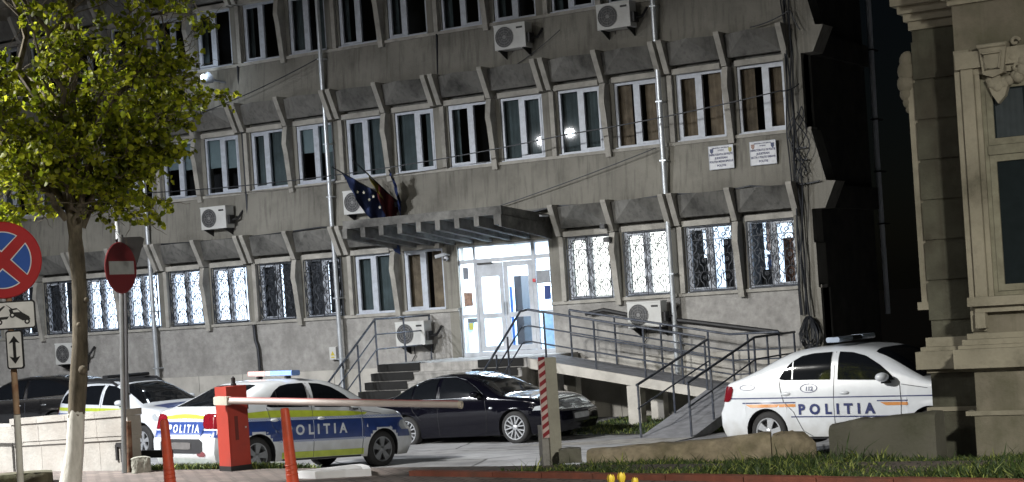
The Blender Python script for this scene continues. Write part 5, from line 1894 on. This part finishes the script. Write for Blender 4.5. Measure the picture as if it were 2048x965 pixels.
t = thing('low_wall', 'lower stepped part of the pale stone parapet at the left frame edge', 'low wall', (C0.x, C0.y, .2))
mb = MB(); mb.box((0, .02, .1), (L2 - .05, .40, zt - .24), 0, M5); mb.build('base_block', m_lime, t)
mb = MB(); mb.box((0, -.03, zt - .238), (L2 + .35, .45, zt), 0, M5); mb.build('coping', m_lime, t)
# mossy stone block
m_moss = mat('mossy_stone', (.075, .07, .045), .95, var=.4, scale=5, dirt=(.03, .045, .015), dirt_amt=.8, bump=.8, bscale=12)


def rock(p, sx, sy, sz, seed, label, name='stone_block', cat='stone', m=None, ang=None):
    r = random.Random(seed)
    M = frame_at(Vector((p.x, p.y, 0)), 0) if ang is None else Matrix.Translation((p.x, p.y, 0)) @ Matrix.Rotation(ang, 4, 'Z')
    mb = MB()
    n = 10
    off = [[r.gauss(0, .012) for _ in range(40)] for _ in range(40)]

    def f(face):
        def g(s, q):
            i, j = round(s * n), round(q * 6)
            x, z = (s * 2 - 1), q
            e = 1 - .10 * (abs(x) ** 6) - .08 * z ** 4
            if face == 0: return M @ Vector((x * sx / 2, -sy / 2 * e + off[i][j], p.z + z * sz * (1 - .08 * abs(x) ** 3)))
            if face == 1: return M @ Vector((x * sx / 2, (-sy / 2 + sy * q) * .92 * (1 if 0 < j < 6 else 1), p.z + sz * (1 - .08 * abs(x) ** 3)))
            if face == 2: return M @ Vector((-sx / 2, -sy / 2 * .9 + sy * .9 * s, p.z + z * sz * .92))
            return M @ Vector((sx / 2, -sy / 2 * .9 + sy * .9 * s, p.z + z * sz * .92))
        return g
    for k in range(4): mb.grid(f(k), n, 6)
    return one(mb, name, m or m_moss, label, cat, None, 70, loc=(p.x, p.y, p.z))


q = atz(35, 948, 22.0); q.z = .80
rock(q, .85, .4, .215, 2, 'dark mossy stone block on the pavement at the bottom left')
q = atz(283, 945, 22.6); q.z = .78
rock(q, .25, .25, .29, 3, 'small rough concrete stub right of the no entry pole', m=mat('rough_concrete', (.28, .28, .25), .95, var=.3, scale=8, bump=.8, bscale=15))
q = atz(312, 905, 23.4); q.z = 1.0
mb = MB(); mb.box((q.x - .28, q.y, .98), (q.x + .25, q.y + .06, 1.08)); one(mb, 'timber_rail', m_sblack, 'short dark rail behind the left orange bollard beside the patrol car', 'rail')
# low walls at right
m_sand = mat('sandstone', (.33, .28, .20), .95, var=.45, scale=5, dirt=(.10, .10, .04), dirt_amt=.8, dscale=1.5, bump=.8, bscale=14)
m_greyst = mat('grey_stone', (.18, .175, .145), .95, var=.3, scale=3, dirt=(.05, .055, .03), dirt_amt=.8, dscale=1.5, bump=.8, bscale=14)


def wall_run(P, name, label, m, th, zb=.5):
    """P: list of (u, v_top, Z)"""
    mb = MB()
    tp = [atz(*a) for a in P]
    r = random.Random(len(P))
    n = 16
    rows = []
    for i in range(n + 1):
        f = i / n * (len(tp) - 1)
        k = min(int(f), len(tp) - 2)
        p = tp[k].lerp(tp[k + 1], f - k)
        d = (tp[k + 1] - tp[k]); d.z = 0; d.normalize()
        nn_ = Vector((-d.y, d.x, 0))
        j = r.gauss(0, .008)
        rows.append([Vector((p.x, p.y, zb)), Vector((p.x, p.y, p.z - .07)) + nn_ * j, Vector((p.x, p.y, p.z - .02 + j)) + nn_ * .03, Vector((p.x, p.y, p.z + j)) + nn_ * .08, Vector((p.x, p.y, p.z + j)) + nn_ * (th - .05), Vector((p.x, p.y, p.z - .05)) + nn_ * th, Vector((p.x, p.y, zb)) + nn_ * th])
    mb.grid(lambda s, q: rows[round(s * n)][round(q * 6)], n, 6)
    for e in (0, n):
        mb.add(rows[e], [tuple(range(7))])
    return one(mb, name, m, label, 'low wall', None, 45, loc=tuple(tp[0]))


wall_run([(1172, 902, 20.9), (1300, 892, 20.7), (1450, 878, 20.5), (1540, 869, 20.4)], 'low_wall', 'long low sandstone wall sloping up beside the grass', m_sand, .35)
wall_run([(1542, 869, 20.4), (1575, 868, 20.3), (1596, 884, 20.2)], 'low_wall', 'chipped end block of the low sandstone wall near the rear wheel', m_sand, .35)
wall_run([(1656, 850, 19.9), (1700, 842, 19.7), (1760, 836, 19.5), (1868, 828, 19.2)], 'low_wall', 'taller grey stone wall block standing against the old building', m_greyst, .40, .4)
q = atz(1142, 935, 20.3); q.z = .84
rock(q, .26, .2, .17, 5, 'small dark stump of stone right of the striped post', m=m_greyst)

# ---- striped concrete post
t = thing('marker_post', 'concrete post with a red and white diagonally striped board', 'post', atz(1100, 922, 20.6))
pb, pt_ = atz(1104, 930, 20.6), atz(1092, 716, 20.6)
Mx = frame_at(Vector((pb.x, pb.y, 0)), 25)
h0, h1 = .70, pt_.z
lean = (pt_ - pb)
mb = MB(); mb.box((-.04, -.08, h0), (.105, .08, h1), 0, Mx); mb.build('shaft', mat('post_concrete', (.36, .35, .30), .9, var=.15, dirt=(.18, .17, .14), dirt_amt=.6, bump=.4), t)
zA, zB = atz(1095, 875, 20.6).z, h1 - .01
mb = MB(); mb.box((-.125, -.075, zA), (-.042, -.055, zB), 0, Mx); bd = mb.build('board', flat('board_white', (.60, .48, .46), .6), t)
mb = MB()
z = zA
while z < zB - .02:
    z2 = min(z + .085, zB - .055)
    mb.prism([(-.125, z), (-.042, z + .05), (-.042, z + .10 if z + .10 < zB else zB), (-.125, z + .05)], -.079, -.0755, 'y', 0, Mx)
    z += .10
mb.build('red_stripes', flat('board_red', (.26, .02, .03), .6), bd)
mb = MB(); mb.box((-.13, -.05, .72), (-.045, .05, zA + .15), 0, Mx); mb.build('foot_block', m_conc, t)

# ---- orange bollards
m_or = mat('orange_plastic', (.62, .085, .035), .5, var=.14, scale=6, dirt=(.30, .07, .04), dirt_amt=.5, dscale=8)


def bollard(u0, v0, u1, v1, Z, label):
    a, b_ = atz(u1, v1, Z), atz(u0, v0, Z)
    a.z = .868
    t = thing('bollard', label, 'bollard', a, 0, 'orange bollards on the pavement')
    ax = (b_ - a); h = ax.length; zz = ax.normalized(); xx = zz.cross(Vector((0, 1, 0))).normalized(); yy = zz.cross(xx)
    M = Matrix((xx, yy, zz)).transposed().to_4x4(); M.translation = a
    mb = MB(); mb.lathe([(.07, 0), (.068, h * .12), (.063, h * .3), (.055, h * .7), (.049, h - .03), (.04, h - .005), (.001, h)], 20, M); mb.build('shaft', m_or, t, 50)
    mb = MB()
    for f in (.16, .22, .28): mb.lathe([(.067, h * f - .006), (.071, h * f), (.067, h * f + .006)], 20, M)
    mb.build('ribs', m_or, t, 50)
    mb = MB(); mb.lathe([(.15, -.0), (.15, .02), (.07, .045)], 20, M); mb.build('foot', m_or, t, 50)


bollard(328, 839, 342, 985, 20.0, 'left orange plastic bollard standing before the rear of the patrol car')
bollard(569, 816, 588, 992, 19.3, 'right orange plastic bollard leaning slightly, before the patrol car side')

# ---- barrier
pb = atz(472, 946, 22.0)
t = thing('car_park_barrier', 'red barrier cabinet holding a long pale horizontal boom', 'barrier', (pb.x, pb.y, gz(pb.y)))
Mb = frame_at(Vector((pb.x, pb.y, 0)), 33)
zt = atz(470, 772, 22.0).z
m_bred = mat('barrier_red', (.36, .042, .028), .5, var=.12, scale=2, dirt=(.12, .03, .025), dirt_amt=.6, dscale=2)
mb = MB(); mb.box((-.15, -.13, .70), (.15, .13, zt), 0, Mb); mb.build('cabinet', m_bred, t)
mb = MB(); mb.box((-.155, -.135, .70), (.155, .135, .93), 0, Mb); mb.build('base', m_sblack, t)
mb = MB(); mb.lathe([(.035, zt), (.035, zt + .03), (.025, zt + .035), (.028, zt + .10), (.001, zt + .12)], 14, Mb @ Matrix.Translation((.05, 0, 0))); mb.build('beacon', m_sblack, t, 40)
# boom
e0, e1 = atz(440, 802, 21.75), atz(922, 810, 20.4)
ax = e1 - e0
mb = MB(); mb.tube([e0 + ax * .02, e1], .040, 14, cap=False); mb.tube([e1, e0 + ax * .02], .031, 12, cap=False); boom = mb.build('boom', mat('boom_paint', (.56, .50, .48), .45, var=.08, dirt=(.35, .28, .26), dirt_amt=.5), t, 50)
mb = MB(); dz = Vector((0, 0, .0365)); mb.tube([e0 + ax * .03 + dz, e1 - ax * .01 + dz], .012, 6); mb.build('red_reflector_strip', flat('faded_red', (.42, .14, .14), .5), boom, 40)
mb = MB(); mb.lathe([(.041, 0), (.046, .005), (.046, .04), (.033, .042), (.031, .0), (.041, 0)], 16, Matrix.Translation(e1 - ax.normalized() * .03) @ ax.to_track_quat('Z', 'Y').to_matrix().to_4x4()); mb.build('end_ring', flat('end_cream', (.55, .50, .42), .5), boom, 40)
mb = MB(); axn = ax.normalized()
for (a0, a1, r_) in ((-.07, .13, .072),):
    mb.tube([e0 + axn * a0, e0 + axn * (a0 + .02), e0 + axn * a1], [r_ * .8, r_, r_], 4)
mb.build('boom_clamp', flat('clamp_cream', (.55, .53, .46), .5), t, 30)
sidep = Mb @ Vector((.0, -.14, 0))
mb = MB(); mb.box((.152, -.07, 1.62), (.205, .05, 1.76), 0, Mb); mb.build('card_reader', m_sblack, t)
mb = MB(); mb.prism(rbox(-.035, .035, 1.30, 1.52, .03), .152, .165, 'x', 0, Mb); mb.build('photocell_plate', m_sblack, t)
mb = MB(); mb.disc((.1665, 0, 1.42), .022, 12, 'x', 0, Mb); mb.build('photocell_light', emis('red_led', (1, .05, .05), 2.5), t)
mb = MB(); mb.prism([(-.13, .98), (.13, .98), (.13, 1.72), (-.13, 1.72)], -.136, -.132, 'y', 0, Mb); mb.build('service_door', m_bred, t)
mb = MB(); mb.lathe([(.001, -.142), (.012, -.142), (.012, -.13)], 10, Mb @ Matrix.Translation((.10, 0, 1.4)), 0, 'y'); mb.build('lock', m_zinc, t)
mb = MB(); mb.box((-.06, -.139, 1.25), (-.01, -.1365, 1.55), 0, Mb); mb.build('vent_slot', flat('dark_red', (.12, .02, .015), .6), t)

# ================================================================ old building at right
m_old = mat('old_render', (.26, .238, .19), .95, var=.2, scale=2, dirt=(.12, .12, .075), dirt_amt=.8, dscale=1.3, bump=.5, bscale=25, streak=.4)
m_oldb = mat('old_mossy_shaded_render', (.115, .115, .088), .95, var=.35, scale=1.5, dirt=(.045, .033, .025), dirt_amt=.9, dscale=.9, bump=.5, bscale=20, streak=.5)  # moss tone, with the shade on the set-back pilaster darkened into it
m_oldl = mat('old_moulding', (.42, .39, .31), .9, var=.25, scale=4, dirt=(.09, .085, .06), dirt_amt=.8, dscale=2, bump=.4)
m_oldw = mat('old_window_wood', (.30, .29, .22), .8, var=.2, scale=5, dirt=(.12, .11, .08), dirt_amt=.6, dscale=4)
OB = thing('old_building', 'old masonry house corner with mouldings and a tall wooden window at the right edge', 'building', (15, -16, .8))
YA, YB = -16.2, -15.45
zA = lambda v, u=1960: at(u, v, YA).z
zB = lambda v, u=1880: at(u, v, YB).z
xA = at(1945, 640, YA).x
xB = at(1862, 640, YB).x
# block A
z1, z2, z3, z4, z5 = zA(905), zA(830), zA(733), zA(700), zA(672)
mb = MB()
mb.box((xA, YA, z5), (xA + 5, -9, 9.5)); mb.build('wall', m_old, OB)
mb = MB(); mb.box((xA - .02, YA - .10, .4), (xA + 5, YA + .4, z2)); mb.box((xA - .0, YA - .07, z2), (xA + 5, YA + .4, z3 - .05)); mb.build('plinth', m_old, OB)
mb = MB()
for (za, zb_, pr) in ((z2 - .0, z2 + .05, .12), (z3 - .05, z3 - .01, .10), (z3 - .01, z4 + .02, .20), (z4 + .02, z4 + .06, .15), (z4 + .06, z4 + .12, .11), (z4 + .12, z5 + .03, .06)):
    mb.box((xA - pr * .9, YA - pr, za), (xA + 5, YA - .001 + .3, zb_ - .002))
mb.build('base_moulding', m_oldl, OB)
zc = zA(12, 1905)
mb = MB()
for (dz0, dz1, pr) in ((0, .06, .04), (.06, .13, .09), (.13, .22, .16), (.22, .4, .24)): mb.box((xA - pr, YA - pr, zc + dz0), (xA + 5, YA + .3, zc + dz1 - .002))
mb.build('cornice', m_oldl, OB)
# quoin-like edge strip
mb = MB(); mb.box((xA - .01, YA - .03, z5 + .05), (xA + .16, YA - .001, zc - .5)); mb.build('edge_strip', m_oldl, OB)
# window
wl_, wr_ = at(1990, 590, YA).x, at(1990, 590, YA).x + 1.15
wb_, wt_ = zA(592, 1990), zA(158, 1972)
tr_ = zA(302, 1980)
mb = MB(); mb.box((wl_ - .19, YA - .08, wb_), (wl_ - .06, YA - .001, wt_ + .12)); mb.box((wl_ - .055, YA - .04, wb_), (wl_ - .002, YA - .001, wt_ + .05)); mb.box((wr_ + .06, YA - .08, wb_), (wr_ + .2, YA - .001, wt_ + .12)); mb.box((wl_ - .24, YA - .11, wt_ + .12), (wr_ + .24, YA - .001, wt_ + .30)); mb.box((wl_ - .19, YA - .05, wt_ + .05), (wr_ + .2, YA - .002, wt_ + .118)); mb.build('window_surround', m_oldl, OB)
mb = MB(); mb.box((wl_ - .26, YA - .17, wb_ - .10), (wr_ + .26, YA - .001, wb_ - .002)); mb.box((wl_ - .20, YA - .10, wb_ - .17), (wr_ + .2, YA - .001, wb_ - .102)); mb.box((wl_ - .20, YA - .12, wb_ - .34), (wl_ - .09, YA - .001, wb_ - .172)); mb.build('window_sill', m_oldl, OB)
WN = MB(); f_ = .055
def fr_(x0, x1, z0, z1, y, w):
    WN.box((x0, y, z0), (x0 + w, y + .05, z1)); WN.box((x1 - w, y, z0), (x1, y + .05, z1)); WN.box((x0 + w, y, z0), (x1 - w, y + .05, z0 + w)); WN.box((x0 + w, y, z1 - w), (x1 - w, y + .05, z1))
fr_(wl_, wr_, wb_, wt_, YA - .018, .045)
WN.box((wl_ + .045, YA - .05, tr_ - .05), (wr_ - .045, YA + .02, tr_ + .05))
fr_(wl_ + .05, wl_ + .56, tr_ + .055, wt_ - .05, YA - .03, .07)
fr_(wl_ + .60, wr_ - .05, tr_ + .055, wt_ - .05, YA - .03, .07)
fr_(wl_ + .05, wl_ + .56, wb_ + .05, tr_ - .055, YA - .03, .07)
fr_(wl_ + .60, wr_ - .05, wb_ + .05, tr_ - .055, YA - .03, .07)
w_ = WN.build('window', m_oldw, OB)
mb = MB(); mb.add([(wl_ + .06, YA - .006, wb_ + .06), (wr_ - .06, YA - .006, wb_ + .06), (wr_ - .06, YA - .006, wt_ - .06), (wl_ + .06, YA - .006, wt_ - .06)], [(0, 1, 2, 3)]); mb.build('pane', flat('dark_old_pane', (.02, .028, .032), .06), w_)
mb = MB(); mb.grid(lambda s, t: (wl_ + .14 + .30 * s, YA - .009 + .002 * math.sin(s * 30), tr_ + .13 + (wt_ - tr_ - .27) * t), 20, 2); mb.build('net_curtain', flat('net_curtain', (.05, .065, .075), .8), w_, 60)
# carved cartouche over the window
m_orn = m_oldl
cx, cz = at(1985, 130, YA - .15).x, at(1985, 125, YA - .15).z
orn = MB()
orn.prism([(cx - .13, cz + .13), (cx - .16, cz + .20), (cx + .17, cz + .20), (cx + .15, cz + .12), (cx + .11, cz - .12), (cx, cz - .16), (cx - .11, cz - .12)], YA - .16, YA - .001, 'y')
orn.tube([(cx - .10, YA - .17, cz + .10), (cx + .10, YA - .17, cz + .10), (cx + .07, YA - .17, cz - .07), (cx - .07, YA - .17, cz - .07)], .018, 6, closed=True)
orn.tube([(cx - .15, YA - .16, cz + .18), (cx + .16, YA - .16, cz + .18)], .025, 8)
rr3 = random.Random(9)
for j in range(26):
    a_ = j / 26 * 3.14
    x_ = cx + .06 + .24 * math.sin(a_ * 1.0) * (1 if j % 2 else -.3) + rr3.gauss(0, .02)
    z_ = cz - .24 + .34 * (j / 26) * (1 if j % 2 else .25) + rr3.gauss(0, .03)
    orn.sphere((x_, YA - .07, z_), .045 + rr3.random() * .03, 8, 6, 0, (1, .9, 1))
orn.prism([(cx - .10, cz - .17), (cx + .16, cz - .17), (cx + .10, cz - .36), (cx + .02, cz - .44), (cx - .04, cz - .34)], YA - .10, YA - .001, 'y')
for k in range(3): orn.tube([(cx + .24 + .05 * math.cos(a * .5) * (1 - a / 16), YA - .09, cz + .02 + .14 * k - .1 + .05 * math.sin(a * .5) * (1 - a / 16)) for a in range(13)], .018, 6)
orn.build('carved_ornament', m_orn, OB, 50)
# block B (set back pilaster) with courses
xb1 = xA + .6
zb_top = zB(32, 1835)
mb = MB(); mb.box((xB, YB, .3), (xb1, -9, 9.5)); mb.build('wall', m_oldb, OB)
mb = MB()
z = 2.2
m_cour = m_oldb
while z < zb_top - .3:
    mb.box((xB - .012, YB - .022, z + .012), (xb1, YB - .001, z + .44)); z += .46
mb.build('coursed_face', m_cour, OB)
mb = MB(); zz_ = [zB(905), zB(822), zB(735), zB(705), zB(678)]
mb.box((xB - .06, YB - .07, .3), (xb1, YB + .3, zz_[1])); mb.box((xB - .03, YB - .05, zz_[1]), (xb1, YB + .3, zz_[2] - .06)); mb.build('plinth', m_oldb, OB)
mb = MB()
for (za, zb2, pr) in ((zz_[1], zz_[1] + .05, .09), (zz_[2] - .06, zz_[2] - .01, .07), (zz_[2] - .01, zz_[3] + .02, .16), (zz_[3] + .02, zz_[3] + .07, .11), (zz_[3] + .07, zz_[4] + .02, .06)):
    mb.box((xB - pr, YB - pr, za), (xb1, YB + .3, zb2 - .002))
mb.build('base_moulding', m_oldl, OB)
mb = MB()
for (d0_, d1_, pr) in ((-.16, -.06, .03), (-.06, .03, .07), (.03, .12, .12), (.12, .24, .18), (.24, .5, .22)): mb.box((xB - pr, YB - pr, zb_top + d0_), (xb1, YB + .3, zb_top + d1_ - .002))
mb.build('cornice', m_oldl, OB)
mb = MB(); pz = zB(604, 1856); px2 = at(1812, 115, YB).x
mb.box((xB - .10, YB + .02, pz), (xB + .03, YB + .14, zB(120, 1835))); mb.box((xB - .14, YB - .02, pz - .09), (xB + .04, YB + .16, pz)); mb.build('side_pilaster', m_oldl, OB)
mb = MB(); cz = zB(150, 1830)
for (dz, r_) in ((.18, .10), (.06, .12), (-.08, .11), (-.20, .08), (-.30, .06), (-.38, .045)): mb.sphere((xB - .11 + .02 * math.sin(dz * 9), YB + .06, cz + dz), r_, 10, 8, 0, (1, .8, 1.1))
mb.build('console_ornament', m_old, OB, 60)

# ================================================================ dark yard behind: fence, far wall, drain pipe
m_fence = mat('sheet_fence', (.035, .038, .042), .6, .4, var=.3)
t = thing('sheet_fence', 'dark corrugated sheet metal fence between the office block and the old house', 'fence', (7.6, 9, 0))
mb = MB()
zf = at(1750, 626, 9).z
n = 60
mb.grid(lambda s, q: (7.7 + 12 * s, 9 + .03 * (1 if round(s * n * 2) % 4 < 2 else -1), zf * q), n * 2, 1); mb.build('sheet', m_fence, t)
mb = MB()
for i in range(6): mb.box((8.0 + 2.2 * i, 9.06, 0), (8.06 + 2.2 * i, 9.12, zf + .04))
mb.build('posts', m_iron, t)
t = thing('dark_annex', 'unlit dark annex wall rising behind the fence', 'building', (7.6, 13, 0))
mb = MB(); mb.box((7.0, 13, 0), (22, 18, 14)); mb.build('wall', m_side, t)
mb = MB(); mb.box((8.2, 12.99, 6), (9.6, 12.998, 8.4)); mb.build('window', m_dark, t)
PY_ = 4.45
pp0, pp1 = at(1776, 628, PY_), at(1738, 0, PY_)
m_bp = mat('pale_drainpipe', (.80, .84, .90), .5, var=.1, scale=1.2)
t = thing('drainpipe', 'pale vertical drainpipe in the dark gap beside the office block', 'drainpipe', (pp0.x, PY_, pp0.z))
mb = MB(); mb.tube([(pp0.x, PY_, pp0.z), ((pp0.x + pp1.x) / 2 - .03, PY_, (pp0.z + pp1.z) / 2), (pp1.x, PY_, pp1.z + 2)], .062, 10); mb.build('pipe', m_bp, t, 40)
mb = MB(); 
for v in (100, 240, 345, 450): q = at(1755, v, PY_); mb.box((pp0.x - .09, PY_ - .08, q.z), (pp0.x + .09, PY_ + .3, q.z + .03))
mb.build('bracket', m_iron, t)

# ================================================================ street lamps outside the frame (only the double headed one is mirrored in the windows)
m_head = emis('lamp_lens', (1, .93, .80), 40)


def street_lamp(x, y, h, yaw, heads, label, power, spot=165, color=(1, .95, .87)):
    t = thing('street_lamp', label, 'street lamp', (x, y, gz(y)), 0, 'street lamps outside the frame')
    z0 = gz(y)
    mb = MB(); mb.tube([(x, y, z0 - .1), (x, y, z0 + 1), (x, y, h)], [.09, .08, .05], 10); mb.build('pole', m_zinc, t, 40)
    for k in heads:
        a = R_(yaw + k)
        dx, dy = math.cos(a), math.sin(a)
        mb = MB(); mb.tube([(x, y, h - .1), (x + dx * .5, y + dy * .5, h + .12), (x + dx * 1.0, y + dy * 1.0, h + .15)], .03, 8); arm = mb.build('arm', m_zinc, t, 40)
        mb = MB(); mb.sphere((x + dx * 1.2, y + dy * 1.2, h + .17), 1, 12, 8, 0, (.32, .16, .08), Matrix.Rotation(a, 4, 'Z')); mb.build('head', m_sgrey, arm, 60)
        mb = MB(); mb.sphere((x + dx * 1.2, y + dy * 1.2, h + .10), 1, 12, 8, 0, (.22, .11, .06), Matrix.Rotation(a, 4, 'Z')); mb.build('lens', m_head, arm, 60)
        l = bpy.data.lights.new('street_lamp_light', 'SPOT')
        l.energy = power; l.spot_size = R_(spot); l.spot_blend = 1.0 if spot < 140 else .6; l.shadow_soft_size = .07 if len(heads) > 1 else .35; l.color = color
        o = bpy.data.objects.new('street_lamp_light', l); COL.objects.link(o)
        o.parent = t; o.location = Vector((x + dx * 1.2, y + dy * 1.2, h - .02)) - Vector((x, y, z0))
        # tilted so that the beam reaches across the car park
        o.rotation_euler = Vector(LAMP_AIM.get(label, (0, 0, -1))).to_track_quat('-Z', 'Y').to_euler()
L1 = 'double headed street lamp standing left of the frame in the car park'
L2 = 'added fill lamp on a street lamp pole right of the camera, outside the frame'
L3 = 'tall street lamp on the pavement left of the tree, outside the frame'
LAMP_AIM = {L1: (.1, .45, -1), L2: (-.52, .48, -1), L3: (6, 14, -15)}
street_lamp(-7.68, -16.54, 8.2, 37.5, (0, 180), L1, 4600, 150, (.95, .97, 1))
street_lamp(24.6, -31.6, 7.6, 130, (0,), L2, 12000, 124, (1, .96, .84))  # fill lamp, added to brighten the foreground from the front
street_lamp(-.9, -24.4, 9.6, 40, (0,), L3, 21500, 99, (1, .98, .93))
